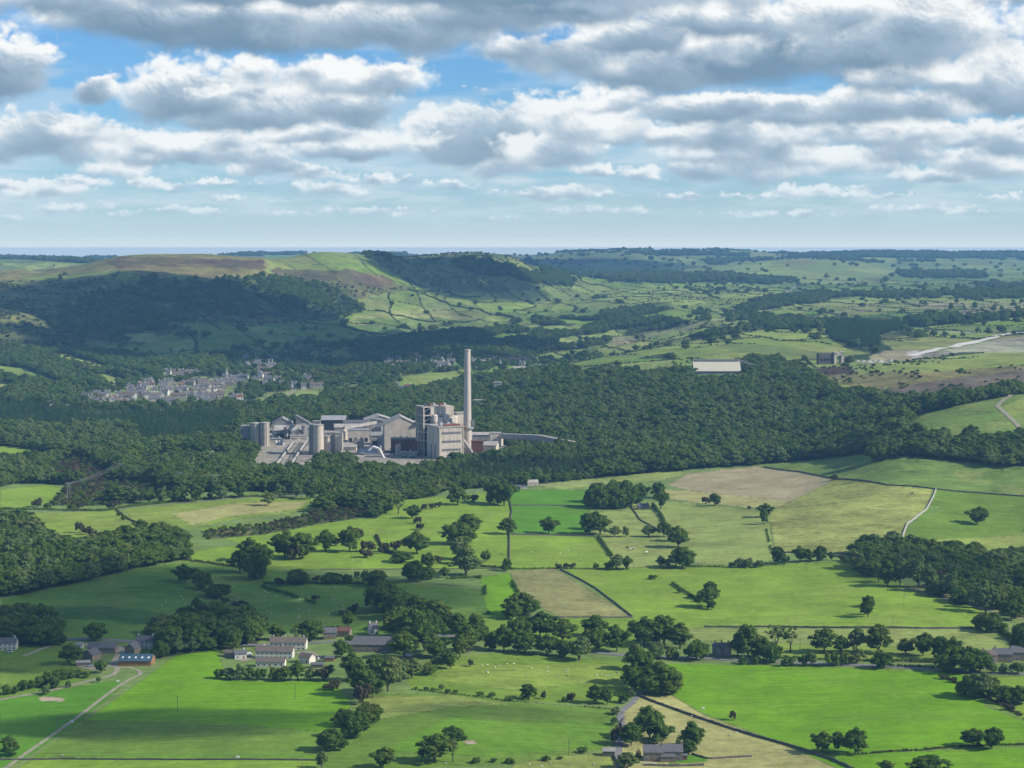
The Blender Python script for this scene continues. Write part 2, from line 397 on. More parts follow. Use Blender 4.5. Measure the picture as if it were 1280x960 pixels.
def ground_z(X, Y):
    X = np.asarray(X, float); Y = np.asarray(Y, float); t = X / Y
    i = np.clip(np.searchsorted(TT, t) - 1, 0, len(TT) - 2); j = np.clip(np.searchsorted(YY, Y) - 1, 0, len(YY) - 2)
    a = np.clip((t - TT[i]) / (TT[i + 1] - TT[i]), 0, 1); b = np.clip((Y - YY[j]) / (YY[j + 1] - YY[j]), 0, 1)
    return (GZ[j, i] * (1 - a) + GZ[j, i + 1] * a) * (1 - b) + (GZ[j + 1, i] * (1 - a) + GZ[j + 1, i + 1] * a) * b

def at(px, py):
    """the ground point seen at a pixel of the photograph"""
    a, b, c = cam_ray(px, py); t = a / b; sl = c / b
    z = ground_z(t * YY, YY); up = (z - CAM_Z) / YY
    k = int(np.argmax(up >= sl)) if (up >= sl).any() else len(YY) - 1
    if k > 0:
        u0, u1 = up[k - 1], up[k]; f = 0 if u1 == u0 else (sl - u0) / (u1 - u0)
        Y = YY[k - 1] + f * (YY[k] - YY[k - 1])
    else: Y = YY[0]
    return Vector((t * Y, Y, float(ground_z(t * Y, Y))))

def mpp(Y): return Y / F       # metres per photo pixel at a distance

# ================================================================ what grows where (outlines read from the photograph, projected onto the terrain)
PAL = {  # linear base colour, mottle; darker greens of shaded fields carry painted cloud shade
    'auto': ((.15, .22, .06), .3), 'mid': ((.15, .235, .030), .34), 'vivid': ((.132, .278, .010), .20), 'vivid2': ((.088, .22, .016), .15), 'bright': ((.185, .285, .032), .32),
    'deep_shaded': ((.095, .18, .026), .3), 'pale': ((.23, .285, .075), .45), 'straw': ((.32, .31, .115), .45), 'tan': ((.32, .275, .155), .35), 'brown': ((.215, .215, .08), .7),
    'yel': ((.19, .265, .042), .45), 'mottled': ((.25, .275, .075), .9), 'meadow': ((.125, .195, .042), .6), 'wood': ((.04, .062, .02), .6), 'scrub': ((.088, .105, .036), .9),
    'moor': ((.18, .165, .062), .9), 'heather': ((.105, .075, .05), .8), 'cap': ((.165, .215, .055), .5), 'ridge': ((.085, .115, .038), .8), 'bracken': ((.075, .052, .033), .9),
    'rock': ((.135, .11, .075), 1.0), 'gravel': ((.42, .39, .34), .3), 'yard': ((.30, .27, .225), .9), 'far1': ((.17, .22, .07), .5), 'far2': ((.11, .15, .06), .7), 'dirt': ((.33, .27, .19), .5),
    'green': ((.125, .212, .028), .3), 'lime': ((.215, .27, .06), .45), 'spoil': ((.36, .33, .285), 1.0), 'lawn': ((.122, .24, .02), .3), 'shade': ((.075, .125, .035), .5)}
PK = list(PAL)
PAINT = [
 # distant right
 ('far2',0,[(640,318),(700,317),(780,315),(840,320),(830,340),(760,345),(690,340)]), ('lime',0,[(720,338),(800,336),(840,342),(760,348)]), ('heather',0,[(690,328),(740,322),(760,326),(715,331)]),
 ('far1',0,[(840,322),(960,328),(1280,330),(1280,345),(840,345)]), ('far2',0,[(1110,328),(1280,326),(1280,331),(1120,334)]),
 ('pale',0,[(905,345),(960,326),(1000,323),(1050,327),(1120,338),(1100,348),(960,352)]), ('moor',0,[(965,328),(1000,324),(1030,328),(990,331)]),
 ('green',0,[(1100,345),(1280,334),(1280,350),(1150,352)]), ('far2',0,[(1000,350),(1280,350),(1280,356),(1100,360)]),
 ('lime',0,[(780,358),(960,352),(1060,355),(1000,368),(960,378),(860,376),(790,366)]), ('pale',0,[(900,352),(1130,352),(1140,356),(1040,368),(960,366)]), ('green',0,[(1040,358),(1140,352),(1250,360),(1180,368),(1050,368)]),
 ('green',0,[(960,356),(1060,354),(1040,362),(975,366)]),
 ('wood',1,[(735,346),(770,342),(930,345),(1000,352),(960,355),(770,352)]), ('wood',1,[(1125,341),(1230,342),(1230,347),(1130,347)]), ('wood',1,[(1087,367),(1175,370),(1172,374),(1090,374)]), ('wood',1,[(1195,366),(1280,362),(1280,372),(1195,375)]),
 ('wood',1,[(880,329),(895,324),(912,326),(905,331)]),
 # middle right patchwork
 ('pale',0,[(850,400),(960,376),(1100,372),(1280,373),(1280,400),(1150,412),(1010,410),(900,412),(860,418)]),
 ('tan',0,[(1165,382),(1280,376),(1280,392),(1210,398)]), ('lime',0,[(1000,396),(1040,385),(1085,382),(1060,394),(1010,402)]), ('vivid2',0,[(1058,400),(1125,388),(1148,393),(1120,400),(1085,402)]), ('green',0,[(1145,388),(1205,381),(1208,389),(1168,393)]),
 ('vivid2',0,[(972,400),(1020,389),(1035,392),(985,401)]), ('brown',0,[(1060,384),(1140,380),(1150,384),(1080,389)]), ('tan',0,[(1130,378),(1200,375),(1205,380),(1150,384)]), ('yel',0,[(1060,392),(1100,386),(1120,388),(1070,398)]),
 ('pale',0,[(985,404),(1025,392),(1058,397),(1020,402)]), ('straw',0,[(860,408),(900,398),(960,380),(1000,380),(960,390),(900,404)]),
 ('wood',1,[(850,400),(885,385),(960,374),(1032,370),(1034,376),(985,382),(920,392),(870,404)]), ('wood',1,[(905,410),(915,398),(960,396),(1020,402),(1050,404),(1040,410),(960,412)]),
 ('wood',2,[(1030,405),(1060,402),(1126,405),(1128,412),(1098,420),(1100,436),(1062,434),(1035,420)]), ('wood',1,[(1130,400),(1195,397),(1200,404),(1150,410)]), ('scrub',4,[(1200,400),(1280,392),(1280,396),(1220,404)]),
 ('green',0,[(1175,408),(1280,400),(1280,412),(1190,414)]), ('brown',0,[(1100,425),(1160,415),(1270,412),(1250,425),(1170,440),(1120,440)]), ('lime',0,[(1170,416),(1250,413),(1230,422),(1170,424)]),
 ('lime',0,[(835,445),(870,428),(900,420),(960,412),(1030,411),(1038,424),(1060,437),(1090,442),(1000,449),(900,449)]),
 ('green',3,[(840,448),(930,449),(1000,449),(990,458),(950,462),(930,478),(865,478),(850,466)]),
 # hill far side fields
 ('lime',3,[(600,372),(640,358),(700,350),(760,356),(850,366),(960,380),(900,392),(820,385),(740,385)]), ('cap',0,[(440,358),(520,362),(640,372),(700,362),(760,372),(800,378),(790,388),(700,398),(600,398),(480,395),(430,380)]),
 ('lime',0,[(560,366),(640,362),(700,366),(805,384),(760,389),(640,383)]), ('green',0,[(640,385),(760,390),(730,400),(650,402),(600,392)]), ('straw',0,[(430,404),(445,394),(490,388),(540,385),(580,392),(600,400),(540,408),(470,408)]), ('brown',0,[(535,382),(580,384),(625,394),(590,398),(560,392)]),
 ('shade',0,[(440,400),(560,398),(640,402),(600,412),(480,414)]), ('deep_shaded',0,[(330,400),(430,404),(500,412),(470,424),(380,428),(330,418)]), ('pale',4,[(385,380),(420,374),(445,388),(430,398),(395,390)]),
 ('deep_shaded',0,[(210,405),(280,408),(330,425),(300,436),(230,425),(140,440),(120,432),(180,428)]), ('green',0,[(270,404),(320,405),(300,418),(270,412)]), ('brown',0,[(140,418),(180,420),(200,432),(150,430)]),
 # the hill itself
 ('scrub',3,[(-20,352),(60,350),(160,350),(250,346),(330,340),(470,345),(520,362),(440,374),(420,400),(340,405),(200,420),(160,440),(60,450),(-20,450)]),
 ('moor',0,[(-20,341),(60,335),(110,331),(150,320),(230,317),(330,321),(340,345),(280,352),(180,346),(100,352),(-20,354)]), ('heather',0,[(130,326),(150,321),(200,321),(330,326),(332,338),(230,333),(150,335)]), ('cap',0,[(30,345),(160,338),(180,342),(160,346),(90,350),(30,352)]), ('cap',0,[(200,344),(250,346),(240,350),(210,349)]),
 ('cap',0,[(330,323),(400,314),(460,318),(480,330),(440,340),(350,333)]), ('heather',0,[(340,336),(440,338),(500,350),(470,362),(420,352),(360,350)]), ('ridge',3,[(460,317),(560,315),(640,317),(690,345),(680,360),(600,368),(520,360),(480,336)]), ('brown',3,[(640,322),(660,330),(672,340),(655,338),(638,328)]),
 ('wood',1,[(458,316),(505,316),(505,320),(458,321)]), ('wood',1,[(560,328),(600,322),(640,335),(690,348),(700,358),(650,350),(590,340)]), ('wood',1,[(676,338),(705,342),(712,352),(690,352)]), ('wood',1,[(700,349),(716,349),(716,357),(702,357)]),
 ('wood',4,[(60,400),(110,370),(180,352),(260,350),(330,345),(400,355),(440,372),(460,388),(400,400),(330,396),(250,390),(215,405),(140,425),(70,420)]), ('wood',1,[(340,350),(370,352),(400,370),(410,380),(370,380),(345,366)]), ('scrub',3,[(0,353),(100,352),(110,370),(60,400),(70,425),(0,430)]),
 ('deep_shaded',0,[(215,402),(260,404),(285,418),(260,420)]), ('brown',0,[(150,415),(190,418),(200,428),(150,426)]), ('deep_shaded',0,[(120,430),(180,432),(240,448),(230,456),(160,446)]), ('deep_shaded',0,[(270,402),(300,406),(330,424),(310,430),(280,416)]), ('deep_shaded',0,[(345,408),(430,414),(440,424),(380,428)]),
 # valley floor woods and hedges
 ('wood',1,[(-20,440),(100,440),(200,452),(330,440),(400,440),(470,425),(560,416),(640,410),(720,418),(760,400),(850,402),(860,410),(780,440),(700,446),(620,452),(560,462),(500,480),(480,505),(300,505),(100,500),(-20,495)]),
 ('scrub',4,[(640,444),(700,430),(780,412),(860,404),(960,400),(960,412),(880,424),(820,440),(700,458),(640,462)]), ('pale',0,[(690,424),(760,414),(805,408),(780,418),(700,431)]), ('lime',0,[(650,446),(760,432),(850,414),(862,420),(770,441),(660,453)]), ('green',0,[(600,420),(660,416),(680,420),(620,428)]), ('lime',0,[(840,398),(880,392),(930,388),(900,397),(850,405)]), ('tan',0,[(760,424),(880,402),(960,388),(962,391),(880,407),(765,428)]), ('green',0,[(560,430),(600,428),(610,434),(570,437)]), ('pale',3,[(720,440),(800,418),(900,402),(960,400),(930,410),(860,424),(800,440)]),
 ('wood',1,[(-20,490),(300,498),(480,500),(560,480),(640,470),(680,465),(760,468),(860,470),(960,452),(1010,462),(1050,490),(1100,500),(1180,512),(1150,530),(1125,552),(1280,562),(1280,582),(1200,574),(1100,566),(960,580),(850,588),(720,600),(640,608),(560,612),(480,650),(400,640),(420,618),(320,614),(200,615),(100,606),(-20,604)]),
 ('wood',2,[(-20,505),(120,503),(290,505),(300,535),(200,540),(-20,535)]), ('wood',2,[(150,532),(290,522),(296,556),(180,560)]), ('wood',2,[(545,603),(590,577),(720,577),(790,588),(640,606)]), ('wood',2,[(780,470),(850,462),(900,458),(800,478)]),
 ('straw',0,[(-20,478),(25,482),(20,492),(-20,492)]), ('pale',0,[(-20,456),(30,460),(88,482),(70,488),(-20,468)]), ('lime',3,[(45,447),(80,441),(112,452),(150,462),(120,466),(80,456)]), ('lime',0,[(86,466),(140,468),(162,476),(130,482)]), ('lime',0,[(130,457),(192,470),(185,476),(140,467)]), ('pale',0,[(145,505),(215,508),(210,512),(150,510)]),
 ('yard',4,[(48,500),(85,498),(90,510),(50,510)]),
 ('far2',4,[(90,490),(200,468),(280,462),(290,436),(430,430),(470,452),(570,436),(575,464),(430,500),(310,512),(100,518)]), ('far2',4,[(590,446),(670,444),(670,462),(590,466)]), ('lime',0,[(400,512),(430,506),(440,511),(410,517)]), ('lime',0,[(20,520),(50,518),(60,522),(25,525)]), ('pale',0,[(540,478),(575,470),(590,474),(560,484)]), ('lime',0,[(60,545),(90,543),(100,548),(70,550)]),
 ('wood',6,[(640,528),(700,498),(780,490),(860,500),(1000,500),(1000,535),(900,545),(780,550),(690,560),(620,572)]), ('wood',6,[(-20,536),(150,536),(180,560),(80,568),(-20,552)]),
 # village clearing
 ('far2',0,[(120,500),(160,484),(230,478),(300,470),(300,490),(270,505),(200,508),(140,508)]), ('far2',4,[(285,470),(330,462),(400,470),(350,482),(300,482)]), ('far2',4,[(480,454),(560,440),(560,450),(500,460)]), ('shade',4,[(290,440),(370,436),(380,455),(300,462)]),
 ('pale',3,[(300,506),(340,492),(372,487),(405,489),(412,497),(380,500),(330,498),(310,510)]), ('lime',0,[(500,472),(560,464),(578,461),(600,458),(560,482),(520,492),(500,484)]), ('lime',0,[(476,482),(500,478),(500,486),(470,490)]),
 ('vivid2',0,[(545,455),(590,452),(575,460),(550,461)]), ('lime',0,[(640,458),(700,452),(780,438),(870,424),(905,430),(800,447),(650,464)]), ('green',0,[(600,463),(640,457),(650,463),(612,468)]), ('tan',0,[(760,428),(880,404),(885,407),(770,432)]), ('tan',0,[(620,434),(690,426),(690,429),(620,437)]),
 ('gravel',0,[(640,458),(665,457),(680,465),(660,466)]), ('gravel',0,[(700,470),(730,467),(775,469),(720,475)]), ('dirt',0,[(845,460),(868,462),(868,468),(848,468)]),
 # plateau above the quarry
 ('pale',3,[(990,476),(1040,462),(1100,455),(1180,446),(1280,436),(1280,463),(1180,474),(1090,488),(1040,490)]), ('lime',0,[(1130,460),(1200,450),(1280,442),(1280,456),(1180,466)]), ('bracken',3,[(1000,462),(1060,458),(1075,466),(1010,472)]), ('lime',3,[(1075,460),(1160,450),(1165,456),(1090,464)]), ('moor',3,[(1010,470),(1100,466),(1180,464),(1280,456),(1280,464),(1180,476),(1080,488)]),
 ('rock',3,[(1070,490),(1120,484),(1180,474),(1280,462),(1280,488),(1180,500),(1090,500)]),
 ('dirt',0,[(1085,446),(1110,438),(1150,436),(1160,444),(1140,450),(1090,452)]), ('spoil',0,[(1140,446),(1170,440),(1230,428),(1280,420),(1280,440),(1200,440),(1150,450)]), ('gravel',0,[(1130,440),(1145,438),(1155,446),(1143,449)]),
 ('green',3,[(862,462),(935,462),(935,478),(865,480)]), ('wood',1,[(1010,468),(1050,492),(1100,502),(1180,504),(1280,490),(1280,492),(1200,508),(1130,530),(1060,540),(990,500)]),
 # hill on the right
 ('meadow',0,[(1130,534),(1160,516),(1200,506),(1285,491),(1285,558),(1200,556),(1120,552)]), ('lime',0,[(1245,510),(1285,495),(1285,515),(1255,520)]), ('wood',1,[(1100,556),(1130,548),(1170,558),(1285,552),(1285,582),(1200,576),(1100,568)]),
 ('meadow',0,[(955,584),(1040,572),(1100,570),(1200,580),(1290,586),(1290,618),(1170,612),(1045,598)]),
 # the plant
 ('yard',0,[(301,552),(340,532),(380,530),(420,528),(520,530),(590,545),(640,556),(640,568),(600,574),(520,586),(450,586),(440,574),(400,572),(385,588),(314,588),(322,560)]),
 # left middle
 ('bright',0,[(-20,556),(20,559),(72,568),(68,578),(0,582),(-20,582)]), ('bracken',5,[(50,592),(70,575),(95,568),(130,580),(145,595),(120,606),(70,603)]), ('wood',1,[(-20,582),(55,582),(40,600),(-20,612)]),
 ('bright',0,[(-20,614),(60,606),(85,612),(80,624),(20,636),(-20,638)]), ('scrub',5,[(85,608),(140,600),(200,606),(210,622),(140,632),(60,632)]), ('bright',0,[(170,569),(225,565),(285,567),(283,577),(230,575),(175,574)]),
 ('yel',0,[(150,633),(200,625),(320,618),(400,622),(425,632),(370,640),(300,648),(240,660),(175,655)]), ('yel',0,[(-20,642),(145,637),(168,648),(175,660),(130,670),(65,685),(40,668),(-20,655)]), ('straw',0,[(215,642),(300,628),(385,627),(370,637),(290,645),(240,656)]),
 ('bright',0,[(245,660),(330,652),(470,648),(500,625),(640,612),(640,712),(560,712),(480,712),(330,712),(230,702),(235,690),(300,680)]),
 ('wood',1,[(-20,655),(30,660),(62,685),(115,690),(150,680),(185,672),(225,680),(240,698),(190,706),(170,714),(110,728),(40,742),(-20,748)]),
 ('deep_shaded',0,[(0,750),(60,736),(110,726),(180,708),(240,702),(330,712),(480,726),(610,738),(612,780),(590,800),(480,800),(380,790),(200,800),(60,800),(20,785)]),
 ('scrub',5,[(250,664),(330,655),(400,640),(480,634),(470,644),(400,655),(330,668),(260,674)]),
 # right middle
 ('vivid2',0,[(637,612),(742,612),(738,633),(733,668),(637,667)]), ('pale',0,[(665,606),(760,597),(835,588),(862,590),(830,600),(700,611)]), ('bright',0,[(638,669),(745,671),(768,700),(770,711),(640,712)]), ('tan',0,[(835,606),(860,592),(945,583),(1040,597),(1040,604),(990,630),(870,616)]),
 ('straw',0,[(825,612),(860,613),(995,628),(975,638),(860,627),(830,622)]), ('pale',0,[(785,628),(860,628),(960,640),(967,700),(900,708),(850,700),(820,660),(780,640)]), ('pale',0,[(735,640),(810,636),(835,665),(850,708),(775,710),(750,678)]),
 ('mottled',0,[(960,640),(1045,599),(1165,612),(1158,635),(1132,658),(1128,690),(970,692)]), ('green',0,[(1170,612),(1290,620),(1290,694),(1130,692),(1134,660),(1160,636)]), ('lime',0,[(1140,676),(1290,668),(1290,691),(1132,690)]),
 ('brown',0,[(637,714),(692,710),(740,740),(790,771),(700,772),(650,745)]), ('vivid',0,[(600,722),(636,716),(650,744),(660,770),(612,774),(604,745)]), ('bright',0,[(705,711),(850,708),(1060,702),(1130,730),(1225,762),(1218,785),(800,785),(790,771),(745,738)]),
 ('mid',0,[(600,772),(790,772),(800,810),(700,812),(600,800)]), ('pale',0,[(860,786),(1215,786),(1262,808),(1240,812),(980,806),(860,800)]), ('yel',0,[(880,800),(1230,812),(1235,830),(980,822)]),
 ('scrub',4,[(1100,735),(1130,735),(1240,765),(1285,775),(1285,760),(1260,740),(1180,728)]), ('wood',1,[(1066,712),(1075,692),(1130,686),(1190,695),(1240,706),(1290,706),(1290,738),(1240,742),(1195,730),(1140,720),(1085,720)]),
 # foreground
 ('mid',0,[(500,835),(560,822),(640,815),(780,826),(802,860),(770,882),(640,876),(515,862)]), ('yel',0,[(560,830),(760,830),(780,850),(640,862),(540,850)]), ('green',0,[(455,868),(560,866),(640,877),(768,886),(775,905),(765,935),(640,955),(400,965),(425,905)]),
 ('lawn',0,[(560,895),(640,900),(765,905),(755,935),(600,945),(480,938)]), ('lime',0,[(640,956),(690,946),(765,940),(770,970),(640,970)]), ('lime',0,[(445,872),(560,868),(640,880),(560,884),(440,905)]),
 ('vivid',0,[(832,830),(1000,832),(1180,840),(1240,850),(1230,882),(1290,905),(1290,932),(1180,936),(1075,943),(1010,938),(960,922),(880,892),(838,868)]), ('vivid',0,[(1010,944),(1180,938),(1290,934),(1290,970),(1070,970)]),
 ('straw',0,[(772,892),(805,868),(838,868),(880,894),(960,924),(1010,944),(1065,970),(765,970)]), ('bright',0,[(1210,845),(1290,845),(1290,905),(1235,880)]), ('vivid2',0,[(845,942),(880,945),(885,952),(835,955)]),
 ('green',0,[(-20,815),(40,798),(90,803),(108,835),(120,846),(60,862),(-20,876)]), ('vivid2',0,[(-20,876),(60,864),(148,850),(150,860),(95,905),(20,955),(-20,965)]),
 ('vivid',0,[(178,850),(215,822),(235,814),(270,812),(285,850),(345,852),(415,850),(440,880),(400,935),(395,970),(10,970),(100,905),(155,866)]), ('green',0,[(100,900),(300,905),(405,915),(395,946),(50,946)]), ('bright',0,[(40,950),(395,949),(400,970),(10,970)]),
 ('wood',1,[(-20,775),(50,768),(75,788),(65,808),(20,806),(-20,800)]), ('wood',1,[(190,795),(230,778),(330,782),(320,808),(240,816),(200,822)]),
 ('dirt',0,[(47,872),(60,870),(82,873),(78,877),(50,876)]), ('dirt',0,[(578,926),(592,925),(597,929),(585,931)]),
]
RS = 2
def raster():
    lab = np.zeros((960 * RS, 1280 * RS), np.int16); cls = np.zeros_like(lab)
    for (k, c, poly) in PAINT:
        P = np.array(poly, float) * RS
        x0, y0 = np.maximum(P.min(0).astype(int), 0); x1 = min(int(P[:, 0].max()) + 1, 1280 * RS); y1 = min(int(P[:, 1].max()) + 1, 960 * RS)
        if x1 <= x0 or y1 <= y0: continue
        xs, ys = np.meshgrid(np.arange(x0, x1) + .5, np.arange(y0, y1) + .5)
        ins = np.zeros(xs.shape, bool)
        for a, b in zip(P, np.roll(P, -1, 0)):
            if a[1] == b[1]: continue
            ins ^= ((a[1] > ys) != (b[1] > ys)) & (xs < (b[0] - a[0]) * (ys - a[1]) / (b[1] - a[1]) + a[0])
        lab[y0:y1, x0:x1][ins] = PK.index(k); cls[y0:y1, x0:x1][ins] = c
    return lab, cls
LAB, CLS = raster()

def lookup(X, Y, Z, wob=1.0):
    """palette index and tree class of ground points"""
    px, py = project(X, Y, Z)
    far = sstep(1900, 3200, Y) * wob * (1 + 1.6 * sstep(4800, 6200, Y))
    nx = fbm(X / 45, Y / 45, 301, 3) * 3.2 * far; ny = fbm(X / 45 + 50, Y / 45, 302, 3) * 1.5 * far
    x = px + nx; y = py + ny
    inside = (px > -25) & (px < 1305) & (py < 985) & (py > 300)
    xi = np.clip((x * RS).astype(int), 0, 1280 * RS - 1); yi = np.clip((y * RS).astype(int), 0, 960 * RS - 1)
    return np.where(inside, LAB[yi, xi], 0), np.where(inside, CLS[yi, xi], 0), px, py

def cells(X, Y):
    """patchwork of far fields: random number per field and distance to its edge in metres"""
    wx = X + fbm(X / 500, Y / 500, 311, 2) * 130; wy = Y + fbm(X / 500 + 9, Y / 500, 312, 2) * 130
    u = (wx * .95 + wy * .30); v = (wy * .95 - wx * .30)
    s = np.where(Y > 9000, 2.0, 1.0); u = u / (150 * s); v = v / (300 * s)
    v = v + (np.floor(u) % 2) * .37
    iu = np.floor(u); iv = np.floor(v)
    n = lattice((256, 256), 313)[iv.astype(int) % 256, iu.astype(int) % 256]
    du = np.minimum(u - iu, 1 - (u - iu)) * 150 * s; dv = np.minimum(v - iv, 1 - (v - iv)) * 300 * s
    return n, np.minimum(du, dv)

FARCOL = np.array([PAL[k][0] for k in ('green', 'lime', 'pale', 'far1', 'mid', 'brown', 'lime', 'far2', 'pale', 'green')], np.float32)
def build_ground():
    lab, cls, px, py = lookup(GX, GY, GZ)
    ed = np.zeros(LAB.shape, bool)
    for dy, dx in ((0, 1), (1, 0), (0, 2), (1, 1)):
        d = LAB != np.roll(LAB, (dy, dx), (0, 1)); ed |= d
    edge = ed[np.clip((py * RS).astype(int), 0, 960 * RS - 1), np.clip((px * RS).astype(int), 0, 1280 * RS - 1)] & (GY < 2700) & (px > 0) & (px < 1279) & (py < 959)
    pc = np.array([PAL[k][0] for k in PK], np.float32); pm = np.array([PAL[k][1] for k in PK], np.float32)
    col = pc[lab]; mot = pm[lab]
    n, dist = cells(GX, GY)
    cc = FARCOL[(n * 9.99).astype(int)] * 0.95
    cc[dist < 1.6 + GY * 0.0003] = (.05, .065, .03)
    fm = (GY > 3700) & (lab != PK.index('wood')) & (lab != PK.index('gravel')) & (lab != PK.index('yard'))
    hillm = np.isin(lab, [PK.index(k) for k in ('scrub', 'moor', 'heather', 'ridge', 'bracken', 'rock')])
    pat = fm & ~hillm & (lab != 0)
    col[pat] = (col * (1 - .42) + cc * .42)[pat] * (.86 + .3 * lattice((256, 256), 317)[(n * 255).astype(int), 7][..., None])[pat]
    col[pat & (dist < 1.2 + GY * 0.00035) & (GY > 4300)] = (.055, .07, .035)
    auto = (lab == 0) & ((GY > 2950) | (px < -25) | (px > 1305) | (py > 985))
    wood = (fbm(GX / 700, GY / 500, 321, 3) > 0.22) & auto & (GY > 2500) & ~((GY > 5900) & (GY < 9800) & (px < 640))
    cc[wood] = PAL['wood'][0]
    col[auto] = cc[auto]; mot[auto] = .45
    hl = (GY > 4600) & (px < 720) & hillm                                   # moor, heather and bracken run into each other
    bl = sstep(-.1, .5, fbm(GX / 140, GY / 160, 335, 5)) * hl; col = col * (1 - .6 * bl[..., None]) + np.array((.10, .115, .042), np.float32) * .6 * bl[..., None]
    bl = sstep(.05, .55, fbm(GX / 220 + 9, GY / 120, 336, 4)) * hl; col = col * (1 - .5 * bl[..., None]) + np.array((.20, .16, .065), np.float32) * .5 * bl[..., None]
    # large soft variation in the sward, each field its own
    v = fbm(GX / 60, GY / 60, 331, 4)
    col = col * (1 + (0.16 * v * (0.5 + mot))[..., None])
    dry = sstep(0.05, 0.5, fbm(GX / 34 + 3, GY / 34, 332, 4)) * mot * 0.5
    grass = (col[..., 1] > col[..., 0] * 1.1)[..., None]
    col = np.where(grass, col * (1 - dry[..., None]) + np.array((.27, .26, .085), np.float32) * dry[..., None], col)
    rough = edge & (fbm(GX / 9, GY / 9, 333, 3) > -.25)
    col[rough] = col[rough] * .45 + np.array((.085, .095, .035), np.float32) * .55
    R, Cn = GX.shape
    me = bpy.data.meshes.new("ground")
    nv = R * Cn; nf = (R - 1) * (Cn - 1)
    me.vertices.add(nv); me.loops.add(nf * 4); me.polygons.add(nf)
    co = np.stack([GX, GY, GZ], -1).astype(np.float32).reshape(-1); me.vertices.foreach_set('co', co)
    i = np.arange(nv, dtype=np.int32).reshape(R, Cn)
    q = np.stack([i[:-1, :-1], i[:-1, 1:], i[1:, 1:], i[1:, :-1]], -1).reshape(-1)
    me.loops.foreach_set('vertex_index', q)
    me.polygons.foreach_set('loop_start', np.arange(0, nf * 4, 4, dtype=np.int32))
    me.polygons.foreach_set('use_smooth', np.ones(nf, bool))
    me.update(calc_edges=True)
    at_ = me.color_attributes.new("paint", 'FLOAT_COLOR', 'POINT')
    at_.data.foreach_set('color', np.concatenate([np.clip(col, 0, 1), mot[..., None]], -1).astype(np.float32).reshape(-1))
    return me

# ================================================================ materials
class M:
    """small node tree writer"""
    def __init__(s, name):
        s.m = bpy.data.materials.new(name); s.m.use_nodes = True; s.nt = s.m.node_tree; s.nt.nodes.clear()
        s.out = s.n('ShaderNodeOutputMaterial')
    def n(s, t, **kw):
        x = s.nt.nodes.new(t)
        for k, v in kw.items(): setattr(x, k, v)
        return x
    def l(s, a, b): s.nt.links.new(a, b)
    def noise(s, vec, scale, detail=3, rough=0.55):
        x = s.n('ShaderNodeTexNoise'); x.inputs['Scale'].default_value = scale; x.inputs['Detail'].default_value = detail; x.inputs['Roughness'].default_value = rough
        if vec is not None: s.l(vec, x.inputs['Vector'])
        return x.outputs[0]
    def ramp(s, fac, stops):
        x = s.n('ShaderNodeValToRGB'); s.l(fac, x.inputs[0]); e = x.color_ramp.elements
        while len(e) < len(stops): e.new(0.5)
        for el, (p, c) in zip(e, stops): el.position = p; el.color = (*c, 1) if len(c) == 3 else c
        return x.outputs[0]
    def mix(s, fac, a, b, mode='MIX'):
        x = s.n('ShaderNodeMix', data_type='RGBA', blend_type=mode)
        for i, v in ((0, fac), (6, a), (7, b)):
            if isinstance(v, (int, float)): x.inputs[i].default_value = v
            elif isinstance(v, tuple): x.inputs[i].default_value = (*v, 1)
            else: s.l(v, x.inputs[i])
        return x.outputs[2]
    def math(s, op, a, b=None):
        x = s.n('ShaderNodeMath', operation=op)
        for i, v in enumerate((a, b)):
            if v is None: continue
            if isinstance(v, (int, float)): x.inputs[i].default_value = v
            else: s.l(v, x.inputs[i])
        return x.outputs[0]
    def pos(s): return s.n('ShaderNodeNewGeometry').outputs['Position']

def ground_material():
    m = M("ground"); p = m.pos()
    a = m.n('ShaderNodeAttribute', attribute_name='paint')
    n1 = m.noise(p, 0.9, 3); n2 = m.noise(p, 0.16, 5, .6); n3 = m.noise(p, 0.035, 4)
    # mowing and grazing lines, stretched noise
    mp = m.n('ShaderNodeMapping'); mp.inputs['Rotation'].default_value = (0, 0, 0.25); mp.inputs['Scale'].default_value = (0.02, 0.30, 0.02); m.l(p, mp.inputs[0])
    n4 = m.noise(mp.outputs[0], 1.0, 3)
    mq = m.n('ShaderNodeMapping'); mq.inputs['Rotation'].default_value = (0, 0, -0.9); mq.inputs['Scale'].default_value = (0.012, 0.42, 0.02); m.l(p, mq.inputs[0])
    n5 = m.noise(mq.outputs[0], 1.0, 2); wet = m.noise(p, 0.011, 5, .65)
    s = m.math('ADD', m.math('MULTIPLY', n1, .30), m.math('ADD', m.math('MULTIPLY', n2, .55), m.math('ADD', m.math('MULTIPLY', n3, .45), m.math('MULTIPLY', n4, .45))))
    s = m.math('ADD', s, m.math('ADD', m.math('MULTIPLY', n5, .22), m.math('MULTIPLY', wet, .5)))
    d = m.math('SUBTRACT', s, 1.235)
    k = m.math('MULTIPLY', d, m.math('ADD', m.math('MULTIPLY', a.outputs['Alpha'], 2.3), 0.75))
    val = m.math('MAXIMUM', m.math('ADD', k, 1.0), 0.25)
    sc = m.n('ShaderNodeVectorMath', operation='SCALE'); m.l(a.outputs['Color'], sc.inputs[0]); m.l(val, sc.inputs['Scale'])
    b = m.n('ShaderNodeBsdfPrincipled'); m.l(sc.outputs[0], b.inputs['Base Color']); b.inputs['Roughness'].default_value = .95; b.inputs['Specular IOR Level'].default_value = .08
    bump = m.n('ShaderNodeBump'); bump.inputs['Strength'].default_value = .35; bump.inputs['Distance'].default_value = 0.8; m.l(m.math('ADD', n1, n2), bump.inputs['Height']); m.l(bump.outputs[0], b.inputs['Normal'])
    m.l(b.outputs[0], m.out.inputs[0]); return m.m

